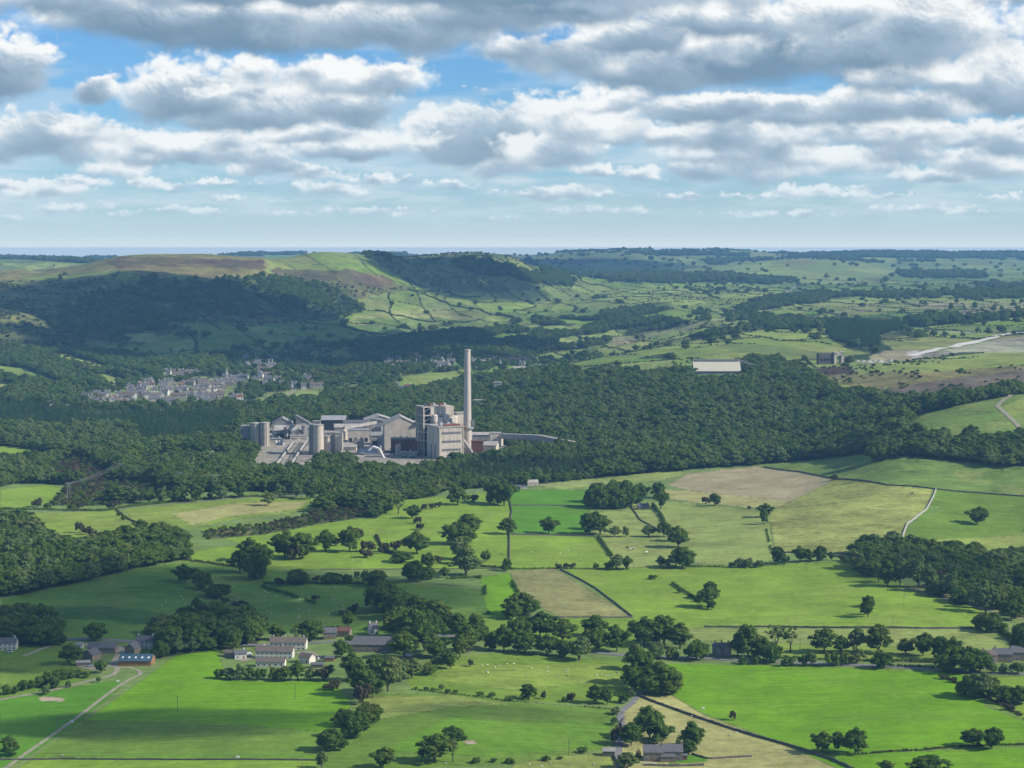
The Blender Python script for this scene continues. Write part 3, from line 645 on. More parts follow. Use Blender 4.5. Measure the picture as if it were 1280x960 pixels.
def leaf_material(name, c0, c1, c2, transl=.28):
    m = M(name); oi = m.n('ShaderNodeObjectInfo'); p = m.pos()
    n = m.noise(p, .38, 2); big = m.noise(p, .022, 3, .6)
    c = m.ramp(oi.outputs['Random'], [(0, c0), (.5, c1), (1, c2)])
    c = m.mix(m.math('MULTIPLY', n, .8), c, tuple(x * 1.5 for x in c1), 'MIX')
    c = m.mix(m.math('MULTIPLY', m.math('MAXIMUM', m.math('SUBTRACT', big, .46), 0.0), 3.2), c, tuple(x * y for x, y in zip(c2, (1.45, 1.25, 1.1))))
    d = m.n('ShaderNodeBsdfDiffuse'); m.l(c, d.inputs[0]); t = m.n('ShaderNodeBsdfTranslucent'); m.l(m.mix(1.0, c, (1.0, 1.1, .55), 'MULTIPLY'), t.inputs[0])
    mx = m.n('ShaderNodeMixShader'); mx.inputs[0].default_value = transl; m.l(d.outputs[0], mx.inputs[1]); m.l(t.outputs[0], mx.inputs[2]); m.l(mx.outputs[0], m.out.inputs[0])
    return m.m

def plain(name, c, var=.3, scale=.6, rough=.85, streak=False, spec=.2, metal=0.0):
    m = M(name); p = m.n('ShaderNodeTexCoord').outputs['Object']
    n = m.noise(p, scale, 5, .6)
    if streak:
        mp = m.n('ShaderNodeMapping'); mp.inputs['Scale'].default_value = (1, 1, .12); m.l(p, mp.inputs[0]); n = m.math('MULTIPLY', m.math('ADD', n, m.noise(mp.outputs[0], scale * 3, 3)), .5)
    col = m.ramp(n, [(.25, tuple(x * (1 - var) for x in c)), (.75, tuple(min(1, x * (1 + var)) for x in c))])
    oi = m.n('ShaderNodeObjectInfo')
    col = m.mix(m.math('MULTIPLY', oi.outputs['Random'], var * .6), col, tuple(x * .6 for x in c))
    b = m.n('ShaderNodeBsdfPrincipled'); m.l(col, b.inputs['Base Color']); b.inputs['Roughness'].default_value = rough; b.inputs['Specular IOR Level'].default_value = spec; b.inputs['Metallic'].default_value = metal
    m.l(b.outputs[0], m.out.inputs[0]); return m.m

MT = dict(
    leaf=leaf_material("broadleaf foliage", (.046, .094, .018), (.070, .124, .022), (.105, .155, .030)),
    leaflight=leaf_material("pale foliage", (.10, .15, .045), (.115, .165, .055), (.13, .18, .055)),
    needle=leaf_material("conifer foliage", (.032, .066, .022), (.042, .084, .028), (.058, .105, .036), .1),
    thorn=leaf_material("hawthorn foliage", (.055, .052, .028), (.070, .060, .034), (.050, .062, .026), .15),
    bark=plain("bark", (.10, .08, .06), .3, 1.5),
    stone=plain("grey stone walling", (.13, .12, .10), .5, .9), palestone=plain("pale stone walling", (.37, .355, .31), .4, .9),
    tarmac=plain("worn tarmac", (.19, .19, .19), .2, .2), track=plain("gravel track", (.29, .265, .19), .35, .25), white_road=plain("white quarry road", (.62, .59, .53), .2, .1),
    concrete=plain("dusty concrete", (.54, .475, .385), .42, .12, streak=True), cladding=plain("grey cladding", (.27, .26, .24), .4, .12, streak=True), dust_roof=plain("dusty roof sheeting", (.38, .35, .31), .3, .15),
    dark=plain("dark opening", (.03, .032, .035), .3, .3), rust=plain("rust red steel", (.18, .075, .045), .3, .5), steel=plain("steel", (.33, .33, .33), .25, .5, .5), whitesteel=plain("white painted steel", (.72, .71, .68), .12, .3),
    render=plain("white render", (.60, .57, .50), .12, .4), sandstone=plain("sandstone", (.22, .185, .14), .35, .8), slate=plain("slate roof", (.125, .125, .135), .3, .8), brownslate=plain("stone slate roof", (.15, .125, .105), .35, .8), glass=plain("window glass", (.03, .035, .045), .2, .5, .2, spec=.5),
    blue=plain("blue roof sheeting", (.05, .105, .14), .35, .6), timber=plain("orange brown timber cladding", (.27, .145, .065), .25, .8), redtile=plain("red brown tile", (.17, .085, .06), .3, .8), wood=plain("weathered timber", (.14, .12, .10), .3, 1), wool=plain("fleece", (.72, .69, .60), .1, 2.0), skin=plain("dark sheep face", (.12, .1, .09), .2, 2), hide=plain("brown cattle hide", (.13, .06, .035), .4, 1), white=plain("white paint", (.8, .8, .8), .05, .5, .4), carpaint=plain("silver car paint", (.4, .42, .45), .1, .5, .3), rubber=plain("rubber", (.03, .03, .03), .1, 1))

g_me = build_ground(); g_me.materials.append(ground_material())
ground = mesh_obj("ground", g_me); tag(ground, 'valley floor of fields, woods and pasture rising to moorland hills', 'ground', kind='structure')
print("ground", len(g_me.vertices))

# ================================================================ trees: a few models of each kind, built clump by clump from leaf sprays
NR = np.random.default_rng(5)
ICO = None
def ico():
    t = (1 + 5 ** .5) / 2
    v = np.array([(-1, t, 0), (1, t, 0), (-1, -t, 0), (1, -t, 0), (0, -1, t), (0, 1, t), (0, -1, -t), (0, 1, -t), (t, 0, -1), (t, 0, 1), (-t, 0, -1), (-t, 0, 1)], float)
    v /= np.linalg.norm(v[0])
    f = [(0, 11, 5), (0, 5, 1), (0, 1, 7), (0, 7, 10), (0, 10, 11), (1, 5, 9), (5, 11, 4), (11, 10, 2), (10, 7, 6), (7, 1, 8), (3, 9, 4), (3, 4, 2), (3, 2, 6), (3, 6, 8), (3, 8, 9), (4, 9, 5), (2, 4, 11), (6, 2, 10), (8, 6, 7), (9, 8, 1)]
    return v, f
IV, IF = ico()

def sprays(centres, radii, per, size, rng, flat=1.0, jitter=.42, droop=0.0, core=.74):
    """leaf sprays on the surface of clumps + a rough core in each clump -> verts, faces"""
    V = []; Fc = []; nb = 0
    for c, r in zip(centres, radii):
        n = int(per * r * r)
        d = rng.normal(size=(n, 3)); d /= np.linalg.norm(d, axis=1)[:, None]
        d[:, 2] = np.where(d[:, 2] < -.45, -d[:, 2], d[:, 2])
        pos = c + d * r * rng.uniform(.78, 1.12, (n, 1)) * np.array([1, 1, flat])
        nrm = d + rng.normal(size=(n, 3)) * jitter; nrm[:, 2] += .15 - droop; nrm /= np.linalg.norm(nrm, axis=1)[:, None]
        a = np.cross(nrm, rng.normal(size=(n, 3))); a /= np.linalg.norm(a, axis=1)[:, None]; b = np.cross(nrm, a)
        s = size * rng.uniform(.6, 1.35, (n, 1)) * .5
        q = np.stack([pos - a * s - b * s * .7, pos + a * s * .8 - b * s, pos + a * s + b * s * .8, pos - a * s * .7 + b * s], 1).reshape(-1, 3)
        V.append(q); k = np.arange(n) * 4 + nb; Fc += [(x, x + 1, x + 2, x + 3) for x in k.tolist()]; nb += n * 4
        if core > 0:
            V.append(c + IV * r * core * np.array([1, 1, flat]) * rng.uniform(.8, 1.1, (12, 1))); Fc += [(x + nb, y + nb, z + nb) for x, y, z in IF]; nb += 12
    return np.concatenate(V), Fc

def to_mesh(name, V, Fc, mat):
    me = bpy.data.meshes.new(name); me.from_pydata(V.tolist(), [], Fc); me.materials.append(mat); me.update(); return me

def broadleaf(seed, w, h, z0, nclump, rr, per=30, size=.58, shape='round', mat='leaf'):
    rng = np.random.default_rng(seed); C = []; R = []
    for k in range(nclump):
        d = rng.normal(size=3); d /= np.linalg.norm(d)
        if d[2] < -.92: d[2] *= -.6
        rad = rng.uniform(.60, 1.0)
        z = z0 + (h - z0) * .5 + d[2] * (h - z0) * .5 * rad * .92
        t = (z - z0) / (h - z0)
        wid = {'round': math.sin(math.pi * min(1, max(0.04, t * .72 + .25))) ** .5, 'tall': math.sin(math.pi * min(1, max(.05, t * .8 + .15))) ** .8, 'wide': (1.05 - .75 * max(0, t - .35)), 'irr': .75 + .35 * math.sin(t * 9 + seed)}[shape]
        C.append((d[0] * w / 2 * rad * wid, d[1] * w / 2 * rad * wid, z)); R.append(rr * rng.choice([.6, .85, 1.0, 1.2]) * rng.uniform(.85, 1.15))
    for k in range(nclump // 4):
        C.append((rng.uniform(-.2, .2) * w, rng.uniform(-.2, .2) * w, z0 + (h - z0) * rng.uniform(.3, .75))); R.append(rr * 1.35)
    V, Fc = sprays(np.array(C), R, per, size, rng, flat=.85)
    V[:, 2] *= h / V[:, 2].max(); V[:, :2] *= (w / 2) / np.percentile(np.abs(V[:, :2]), 97.5)
    crown = to_mesh('crown', V, Fc, MT[mat])
    b = MB(); r0 = .035 * h
    b.tube((0, 0, -1), (0.1, 0, z0 + .5), r0 * 1.2, 7, 0, r0 * .75)
    for k in range(5):
        a = k * 1.3 + seed; b.tube((0.1, 0, z0 * .6 + k * .25), (math.cos(a) * w * .27, math.sin(a) * w * .27, z0 + (h - z0) * .5), r0 * .5, 5, 0, r0 * .15)
    return crown, b.mesh('trunk', MT['bark']), (w, h)

def conifer(seed, w, h, z0, size=.5):
    rng = np.random.default_rng(seed); C = []; R = []
    n = 13
    for k in range(n):
        t = k / (n - 1); z = z0 + (h - z0) * t * .96; rad = w / 2 * (1 - t) ** .8 * .72; m = max(1, int(7 * (1 - t)))
        for j in range(m):
            a = 2 * math.pi * (j + rng.random() * .7) / m + k
            C.append((math.cos(a) * rad, math.sin(a) * rad, z - rad * .25)); R.append(max(.28, w * .15 * (1.12 - t)) * rng.uniform(.8, 1.2))
    V, Fc = sprays(np.array(C), R, 40, size, rng, flat=.75, droop=.2)
    b = MB(); b.tube((0, 0, -1), (0, 0, h * .93), .022 * h, 6, 0, .01)
    return to_mesh('crown', V, Fc, MT['needle']), b.mesh('trunk', MT['bark']), (w, h)

def bush(seed, w, h, mat, size=.42):
    rng = np.random.default_rng(seed); C = []; R = []
    for k in range(15):
        a = rng.uniform(0, 6.28); q = rng.uniform(0, 1) ** .5 * .38 * w
        C.append((math.cos(a) * q, math.sin(a) * q, h * rng.uniform(.25, .75) * (1 - .5 * q / w))); R.append(h * rng.uniform(.18, .30))
    V, Fc = sprays(np.array(C), R, 48, size, rng); V[:, 2] *= h / V[:, 2].max()
    b = MB()
    for k in range(4): b.tube((0, 0, -.5), (math.cos(k * 1.7) * w * .2, math.sin(k * 1.7) * w * .2, h * .5), .09, 5, 0, .03)
    return to_mesh('crown', V, Fc, MT[mat]), b.mesh('stem', MT['bark']), (w, h)

PROTO = {
    'r': [broadleaf(1, 12, 12, .9, 50, 1.5), broadleaf(2, 12.5, 11.5, 1.2, 54, 1.4, shape='irr'), broadleaf(8, 11.5, 12, .6, 60, 1.35)],
    't': [broadleaf(3, 8.5, 14, 1.4, 48, 1.3, shape='tall'), broadleaf(9, 9, 14, 1.0, 50, 1.35, shape='irr')],
    'w': [broadleaf(4, 15, 11, 1.2, 64, 1.6, shape='wide'), broadleaf(10, 14.5, 12, .9, 70, 1.5, shape='round')],
    'l': [broadleaf(5, 9.5, 12, .8, 46, 1.25, mat='leaflight', shape='tall'), broadleaf(11, 10, 11.5, .6, 48, 1.3, mat='leaflight', shape='irr')],
    'd': [broadleaf(6, 12, 9.5, .2, 58, 1.45), broadleaf(12, 11, 9, .2, 52, 1.4)],
    's': [broadleaf(7, 9, 13, 4.0, 26, .85, per=20, size=.5, shape='tall', mat='leaflight'), broadleaf(13, 9.5, 13, 4.2, 24, .8, per=20, size=.5, shape='irr')],
    'c': [conifer(14, 6, 15, .8), conifer(15, 5.5, 16, 1.2)],
    'b': [bush(16, 5, 3.4, 'leaf'), bush(17, 5.5, 3.2, 'leaf')],
    'k': [bush(18, 5, 3.6, 'thorn'), bush(19, 5.5, 3.3, 'thorn')],
}
KIND = {'r': ('broadleaf_tree', 'tree'), 't': ('broadleaf_tree', 'tree'), 'w': ('broadleaf_tree', 'tree'), 'l': ('broadleaf_tree', 'tree'), 'd': ('broadleaf_tree', 'tree'), 's': ('broadleaf_tree', 'tree'), 'c': ('conifer_tree', 'conifer'), 'b': ('bush', 'bush'), 'k': ('hawthorn_bush', 'hawthorn bush')}
LOOK = {'r': 'rounded', 't': 'tall narrow', 'w': 'broad spreading', 'l': 'pale leafy', 'd': 'low dark domed', 's': 'thin airy', 'c': 'pointed dark green', 'b': 'green', 'k': 'brownish'}
ORD = ['', 'first', 'second', 'third', 'fourth', 'fifth', 'sixth', 'seventh', 'eighth', 'ninth', 'tenth', 'eleventh', 'twelfth', 'thirteenth', 'fourteenth', 'fifteenth', 'sixteenth', 'seventeenth', 'eighteenth', 'nineteenth', 'twentieth']
def ordinal(n):
    if n <= 20: return ORD[n]
    tens = ['', '', 'twenty', 'thirty', 'forty', 'fifty', 'sixty', 'seventy', 'eighty', 'ninety'][n // 10] if n < 100 else None
    if tens is None: return 'hundred and ' + ordinal(n - 100)
    return tens + '-' + ORD[n % 10] if n % 10 else {'twenty': 'twentieth', 'thirty': 'thirtieth', 'forty': 'fortieth', 'fifty': 'fiftieth', 'sixty': 'sixtieth', 'seventy': 'seventieth', 'eighty': 'eightieth', 'ninety': 'ninetieth'}[tens]

ZONES = [  # photo x, y, phrase
    (25, 945, 'in the corner field below the farm track'), (60, 855, 'in the orchard row beside the farm lane'), (40, 790, 'in the dark clump beside the white house'), (110, 805, 'around the grey stone barns'),
    (250, 800, 'behind the blue-roofed barn'), (300, 850, 'in front of the white terrace'), (365, 795, 'behind the white terrace'), (400, 845, 'in the gardens beside the white terrace'),
    (470, 850, 'in the copse below the long stone barn'), (440, 915, 'on the edge of the vivid green field'), (555, 940, 'in the foreground pasture'), (530, 805, 'in the belt above the long stone barn'),
    (560, 862, 'on the low hedge line across the pasture'), (605, 950, 'along the bottom edge of the pasture'), (590, 830, 'by the garden wall east of the barn'), (690, 875, 'on the pasture boundary above the lane'),
    (700, 815, 'along the main road in the centre'), (640, 760, 'beside the brown rough field'), (815, 855, 'in the big clump at the top of the lane'), (800, 930, 'around the bottom stone cottage'),
    (830, 808, 'along the road at the straw field'), (940, 815, 'around the gabled roadside house'), (980, 805, 'by the road near the two bare trees'), (1080, 815, 'in the roadside row by the bright field'), (1200, 835, 'at the road bend by the right-hand houses'),
    (1235, 875, 'in the thicket below the right-hand houses'), (1050, 940, 'at the corner of the drystone wall'), (1225, 935, 'on the lower boundary of the bright field'), (910, 900, 'on the wall of the straw field'),
    (35, 680, 'above the sloping wood on the left'), (100, 715, 'in the sloping wood on the left'), (200, 690, 'at the top end of the sloping wood'), (255, 745, 'in the shaded sheep field'), (110, 660, 'in the yellow field on the left'), (315, 705, 'in the wood edge above the sheep field'),
    (390, 690, 'on the bank above the sunlit strip'), (390, 728, 'on the hedge above the shaded sheep field'), (340, 655, 'in the brown thorn hedge'), (455, 685, 'on the thorn line west of centre'), (515, 680, 'on the hedge bank at centre left'),
    (505, 770, 'in the broad belt below the sheep field'), (530, 720, 'on the bank below the big green trees'), (580, 690, 'in the open pasture at centre'), (510, 645, 'in the upper pasture near the plant wood'), (585, 622, 'below the conifers by the plant'), (622, 645, 'on the dark wall west of the emerald field'),
    (765, 632, 'in the square copse above the emerald field'), (815, 625, 'round the cottage by the copse'), (745, 668, 'at the corner of the emerald field'), (686, 665, 'alone in the emerald field'), (790, 670, 'in the pale cattle pasture'), (770, 710, 'on the hedge above the bright slope'), (845, 690, 'on the lane hedge by the cattle pasture'),
    (887, 630, 'on the edge of the stubble field'), (957, 640, 'at the corner below the stubble field'), (870, 745, 'in the hedge on the bright slope'), (1010, 702, 'in the row above the bright slope'), (1150, 705, 'in the dark domed copse on the right'), (1150, 735, 'in front of the dark domed copse'), (1250, 755, 'on the right by the lane'), (1085, 765, 'alone on the bright slope'), (1222, 652, 'alone in the large right-hand pasture'),
    (190, 610, 'along the hedge below the pylons'), (60, 640, 'on the left lane hedge'), (440, 620, 'on the edge of the plant wood'), (700, 600, 'by the small farm below the conifers'), (900, 575, 'at the foot of the wooded hill'), (1150, 565, 'at the foot of the grassy hill'), (1040, 400, 'far off near the quarry')]
tree_records = []      # (root, letter, px, py)
n_tree = 0
first_crowns = {}
def add_tree(px, py, h, w, k, pos=None):
    """h and w in photo pixels unless a world position with metric size is given"""
    global n_tree
    P = PROTO[k]; i = n_tree % len(P); n_tree += 1
    cm, tm, (pw, ph) = P[i]
    if pos is None:
        pos = at(px, py); m = mpp(pos.y); h *= m; w *= m
    name, cat = KIND[k]
    root = empty(name, pos, rnd.uniform(0, 6.28))
    s = (w / pw, w / pw * rnd.uniform(.9, 1.1), h / ph)
    c = mesh_obj('crown', cm, root); c.scale = s
    t = mesh_obj('stem' if k in 'bk' else 'trunk', tm, root); t.scale = s
    first_crowns.setdefault((k, i), c)
    root['category'] = cat
    tree_records.append((root, k, px, py, h))
    return root

TREES = '''
12 945 27 24 r;16 946 8 9 b;8 868 13 12 d;19 867 10 9 d;29 863 14 13 d;39 861 12 10 d;50 858 14 13 d;59 857 19 14 d;67 860 16 12 d;71 852 16 14 d;79 850 15 13 d;88 848 13 12 d;98 846 10 9 d;108 847 9 9 d;126 841 17 14 t;123 853 8 7 b;86 859 9 9 b;57 868 12 13 l
88 830 28 26 r;120 800 24 24 d;28 800 26 30 d;50 806 28 30 d;5 792 24 28 d;70 806 24 24 d;36 780 20 24 d;200 822 22 22 d;214 814 34 32 r;245 812 36 34 r;228 800 30 30 d;268 808 34 30 r;290 812 30 28 r;310 806 34 26 t;262 795 24 28 d;296 797 26 26 d;320 800 22 18 t
275 848 13 18 b;287 849 15 16 l;300 850 21 16 l;312 848 16 18 b;326 850 16 18 b;342 850 17 18 b;357 851 19 18 r;372 850 26 16 t;388 850 16 14 l;405 850 20 24 k;345 800 22 20 r;370 802 19 16 s;388 800 27 30 d;427 822 24 22 r;436 806 14 14 b;415 862 12 26 k;440 850 38 24 t;450 868 42 30 t;470 850 32 26 r;485 864 46 34 l;500 852 32 26 l;515 848 26 24 l;452 879 26 26 k;466 872 30 26 r;535 843 15 20 d;545 834 14 18 l;563 836 24 18 r;575 822 30 18 t;557 830 16 14 d
588 833 9 9 k;505 822 34 32 r;530 815 44 34 r;545 822 28 30 r;515 800 42 36 r;492 795 34 30 r;540 798 30 30 d;585 815 36 26 t;578 800 24 20 t;430 907 22 28 d;443 921 34 34 d;456 905 28 30 d;467 903 24 24 d;415 938 29 34 d;402 960 22 14 l
479 960 28 28 r;543 953 37 36 r;567 932 26 32 r;566 953 30 15 s;520 862 4 6 b;533 863 5 8 b;541 863 4 6 b;552 862 7 7 l;560 866 5 9 b;569 866 4 8 b;600 870 6 13 b;614 871 6 13 b;636 876 5 14 b;594 954 8 14 b;617 953 6 10 b;635 954 7 12 b
661 874 20 20 r;679 874 11 8 k;705 878 7 8 b;714 878 14 13 k;744 880 27 19 r;759 880 23 18 r;656 817 25 26 r;683 819 28 26 r;706 821 22 20 d;724 826 32 28 l;703 802 30 36 r;675 796 34 34 r;648 800 30 30 d;745 815 32 28 r;771 815 36 28 r;744 796 28 30 t;735 806 20 20 d;805 808 40 34 r;830 806 38 38 r;850 811 34 26 t;822 824 22 24 l;841 824 16 18 b;870 825 26 28 d;630 814 36 30 r;600 800 20 22 d;612 812 22 18 b
795 838 36 28 l;802 856 46 34 r;826 868 44 42 r;810 869 36 32 r;789 862 30 22 r;835 868 30 30 d;775 930 26 26 k;789 932 30 24 r;812 924 44 38 r;826 926 24 28 r;821 930 14 14 l;865 938 38 26 t;861 943 20 18 d;848 930 16 8 c;798 947 17 9 c;784 962 22 26 l;780 879 14 18 b;789 873 12 10 l;770 893 10 14 l;768 906 10 10 l;728 941 8 17 b;683 951 7 13 b;700 949 4 10 b;641 955 7 8 b;915 900 12 11 k
935 822 43 30 r;950 822 30 24 d;922 820 26 18 l;962 826 24 24 d;970 814 34 23 s;988 815 33 21 s;1030 815 31 28 r;1052 816 23 17 r;1070 815 32 22 l;1098 816 37 28 r;1132 818 21 20 r;1154 820 31 27 r;1177 826 32 24 r;1190 836 42 34 r;1208 842 36 34 r;1224 840 30 30 d;1180 840 24 20 d;966 829 20 22 b;985 832 12 17 b;1005 832 15 16 b;1014 832 18 14 l;1040 832 19 26 b;1058 831 17 18 b;1071 829 22 20 l;1103 835 20 22 d;1100 826 14 18 b;1240 842 14 14 l;1255 842 13 16 l;1272 842 15 18 l;1278 822 46 26 d;928 830 10 14 b;946 830 10 14 b;1276 800 22 20 d
1215 872 31 26 d;1228 873 34 30 l;1240 871 26 28 d;1258 878 22 28 d;1276 880 24 26 d;1205 868 18 20 d;1250 880 10 14 k;1262 888 9 14 k;1028 940 28 26 r;1048 938 25 16 r;1069 943 36 30 r;1108 964 15 20 r;1162 968 24 44 r;1216 933 24 28 r;1240 936 29 28 r;1178 849 6 12 k;1190 853 7 12 k
24 656 22 30 r;52 684 26 26 l;18 690 22 28 r;100 666 14 14 k;108 668 11 12 k;116 672 12 14 k;122 676 12 14 k;10 672 20 24 d;36 686 18 20 l;176 664 16 18 r;154 650 7 8 b;148 645 5 6 b;231 729 25 26 r;253 738 26 20 d;273 747 18 30 d;246 767 22 12 t;250 778 12 18 d;283 753 6 12 k;297 757 7 18 k;308 757 5 8 k
322 724 34 30 d;312 700 30 26 r;300 716 30 24 r;328 706 26 22 d;356 697 35 36 r;378 698 34 30 r;366 700 20 20 k;407 690 29 22 t;420 682 10 14 k;437 690 34 26 r;449 675 17 14 k;461 690 15 22 k;458 697 11 18 k;480 690 12 14 k;476 692 8 8 k;494 688 13 16 k;503 682 9 10 k;502 703 15 26 d;521 692 30 28 r;516 648 18 20 r;498 643 22 16 s;522 655 10 12 k;526 662 9 12 k;530 638 9 9 k;540 636 7 10 k;548 634 7 10 k;572 631 24 22 r;590 627 9 18 k
573 681 29 34 d;586 667 26 26 r;618 630 30 26 d;630 632 34 28 r;634 668 22 20 r;582 719 38 36 l;576 700 30 22 l;607 702 15 15 b;632 714 17 16 b;535 710 20 16 d;548 703 10 12 k;518 727 28 28 d;535 724 17 18 d;556 722 14 12 t;470 732 20 28 d;446 722 9 9 b;456 722 10 10 b;373 730 20 28 d;415 729 14 22 d;434 730 13 12 d;395 727 8 10 k;348 731 9 14 k;480 765 40 42 d;500 772 36 36 d;522 774 32 34 r;545 778 30 30 r;498 786 30 30 d;465 760 20 20 k;441 766 12 14 k;395 751 8 12 k;560 786 26 24 r;572 792 26 22 r;435 784 22 14 t;426 770 7 9 k;530 790 30 30 d;594 790 24 22 d
742 635 26 24 d;752 636 28 24 d;762 635 28 24 d;772 636 28 24 d;783 635 27 24 d;790 633 25 22 d;747 628 26 22 d;766 627 28 24 d;782 627 28 24 d;802 624 21 20 r;822 622 20 18 r;826 636 26 18 t;686 667 22 22 r;737 668 28 24 r;750 668 26 28 r;744 662 24 22 d;768 671 14 14 l;782 671 14 10 l;811 671 15 16 l;830 671 20 18 r;848 684 28 26 r;842 676 18 18 r;853 710 28 28 r;845 708 20 20 l;826 708 14 11 t;835 709 12 10 b;770 712 20 20 l;784 712 18 14 t;762 711 9 14 b;745 711 8 10 b;698 711 7 10 k;708 711 8 9 k;715 711 8 9 k;882 630 9 12 k;893 632 16 14 r;936 637 5 6 k;957 646 18 20 r;955 655 18 12 b
885 759 27 26 r;889 762 12 14 b;888 748 22 18 r;816 724 6 14 b;850 741 6 8 b;862 747 6 8 b;872 752 7 8 b;915 709 7 12 b;925 709 12 14 l;936 709 12 14 l;948 709 9 14 b;650 769 30 36 r;662 768 22 24 r;640 774 24 20 d;973 704 22 15 r;980 704 12 14 b;1000 702 21 16 r;1008 702 17 14 r;1026 701 20 16 d;1039 700 11 7 t;1052 701 7 10 k
1110 733 34 26 r;1125 733 38 17 l;1098 728 26 16 l;1106 712 20 18 l;1148 735 44 24 l;1162 740 36 20 l;1190 748 36 22 l;1178 742 24 18 l;1174 735 24 20 k;1232 766 42 26 l;1216 760 28 18 l;1250 758 26 22 r;1264 775 28 26 d;1275 770 34 26 d;1240 790 26 30 d;1226 786 20 20 d;1085 771 28 16 t;1080 768 14 12 b;1085 758 14 18 b;1222 656 24 26 r;1278 745 36 24 r
98 636 10 14 k;90 638 9 12 b;46 634 12 14 k;60 636 8 12 b;140 637 12 14 k;335 632 20 14 l;418 632 22 18 l;405 622 14 14 r;145 628 22 26 r;168 628 18 20 l;186 629 20 18 r;203 629 22 16 l;222 627 20 24 d;245 627 24 20 r;275 624 20 20 l;300 622 16 16 r;262 624 8 8 k;350 622 18 16 l;370 622 18 16 l;388 624 20 16 r
1096 576 26 26 d;1115 572 18 20 r;970 577 20 24 l;1042 600 7 12 k;1140 566 16 20 r;1200 574 16 20 l;1240 582 18 24 l;1262 584 18 20 l;1220 578 14 18 l;1180 572 14 18 r;1270 566 18 22 d;912 392 5 7 d
'''
for line in TREES.strip().splitlines():
    for it in line.split(';'):
        a = it.split(); add_tree(*map(float, a[:4]), a[4])
n_hand = len(tree_records)

# ---- the woods: candidate places on a jittered grid, kept where the photograph has trees
def candidates(y0, y1, step, seed, tmax=.30):
    g = np.random.default_rng(seed); xs = np.arange(-tmax * y1, tmax * y1, step); ys = np.arange(y0, y1, step)
    X, Y = np.meshgrid(xs, ys); X = X + g.uniform(-.42, .42, X.shape) * step; Y = Y + g.uniform(-.42, .42, Y.shape) * step
    X, Y = X.ravel(), Y.ravel(); k = np.abs(X) < tmax * Y; X, Y = X[k], Y[k]; return X, Y, ground_z(X, Y), g
stuff = {'b': [], 'c': [], 's': [], 'y': []}       # (x, y, z, size, kind) per stuff object
for (y0, y1, step, seed, hs) in ((700, 2300, 8.6, 41, 1.0), (2300, 5200, 10.2, 42, 1.15), (5200, 8600, 13.0, 43, 1.0), (8600, 17000, 27.0, 44, 1.5)):
    X, Y, Z, g = candidates(y0, y1, step, seed)
    lab, cls, px, py = lookup(X, Y, Z)
    r = g.random(X.shape)
    outside = (lab == 0)
    n, dist = cells(X, Y)
    fb = fbm(X / 700, Y / 500, 321, 3)
    big = fbm(X / 60, Y / 60, 341, 3)
    d1 = (cls == 1) & (r < .93) & ~((Y > 2500) & (fbm(X / 75, Y / 120, 352, 3) > .52))
    c2 = (cls == 2) & (r < .95)
    sp = ((cls == 4) & (r < .22 + .55 * big)) | ((cls == 0) & outside & (Y > 2950) & (((dist < 9 * max(1, hs)) & (r < .04) & (n > .35)) | ((fb > .24) & ((Y > 5600) | (px < -30) | (px > 1310))))) | ((cls == 0) & outside & (Y < 2950) & ((px < -30) | (px > 1310)) & (dist < 8) & (r < .3))
    sc_ = ((cls == 3) & (r < np.where((Y > 4300) & (px < 620), .26, .10) + .40 * big)) | ((cls == 5) & (r < .9)) | ((cls == 4) & (r > .8))
    sp = sp & ~((cls == 0) & (Y > 5900) & (Y < 9800) & (px < 640)); sp = sp | ((cls == 0) & (lab != 0) & ~np.isin(lab, [PK.index('moor'), PK.index('heather')]) & ~((py < 345) & (px < 640)) & (lab != PK.index('yard')) & (lab != PK.index('gravel')) & (Y > 4400) & (dist < 7) & (r < .05) & (n > .35)); yg = (cls == 6) & (r < .62); d1 = d1 | ((cls == 6) & (r > .75))
    rd = (lab == PK.index('ridge')); sc_ = sc_ & ~(rd & (r > .16)); sp = sp & ~(np.isin(lab, [PK.index('scrub'), PK.index('wood')]) & (Y > 4800) & (px < 480) & (cls == 4) & (r > .30))
    far_field = ~((py < 352) & (px < 640)) & (cls == 0) & (lab != 0) & (Y > 4300) & (r < .006)
    for X_, m, key in ((0, d1 | sp | far_field, 'b'), (0, c2, 'c'), (0, sc_, 's'), (0, yg, 'y')):
        m = m & (np.hypot(X - 0, Y) > 500)
        sz = (g.uniform(.74, 1.25, m.sum()) * (1 + .35 * fbm(X[m] / 90, Y[m] / 90, 351, 3))) * hs
        sz = np.where((cls[m] == 3) & (Y[m] > 4300) & (px[m] < 640), sz * 1.7, sz)
        vill = (px[m] > 85) & (px[m] < 680) & (py[m] > 436) & (py[m] < 522) & (cls[m] != 1); sz = np.where(vill, sz * .72, sz); sz = np.where((cls[m] == 1) & (px[m] > 90) & (px[m] < 320) & (py[m] > 500) & (py[m] < 530), sz * .75, sz)
        sz = np.where((px[m] > 290) & (px[m] < 740) & (py[m] > 556) & (py[m] < 602), sz * .62, sz)
        rec = np.column_stack([X[m], Y[m], Z[m], sz, cls[m], px[m], py[m]])
        stuff[key].append(rec)
X, Y, Z, g = candidates(3000, 9500, 5.5, 47)                    # low hedges round the far fields
n, dist = cells(X, Y); m = (dist < 3.0) & (g.random(X.shape) < .8) & (n > .25); X, Y, Z = X[m], Y[m], Z[m]; lab, cls, px, py = lookup(X, Y, Z)
m = ((Y > 4300) | (lab == 0)) & (cls != 1) & (cls != 2) & ~((py < 352) & (px < 640)) & ~np.isin(lab, [PK.index('moor'), PK.index('heather'), PK.index('gravel'), PK.index('scrub')])
stuff['s'].append(np.column_stack([X[m], Y[m], Z[m], g.uniform(.5, 1.1, m.sum()), cls[m], px[m], py[m]]))
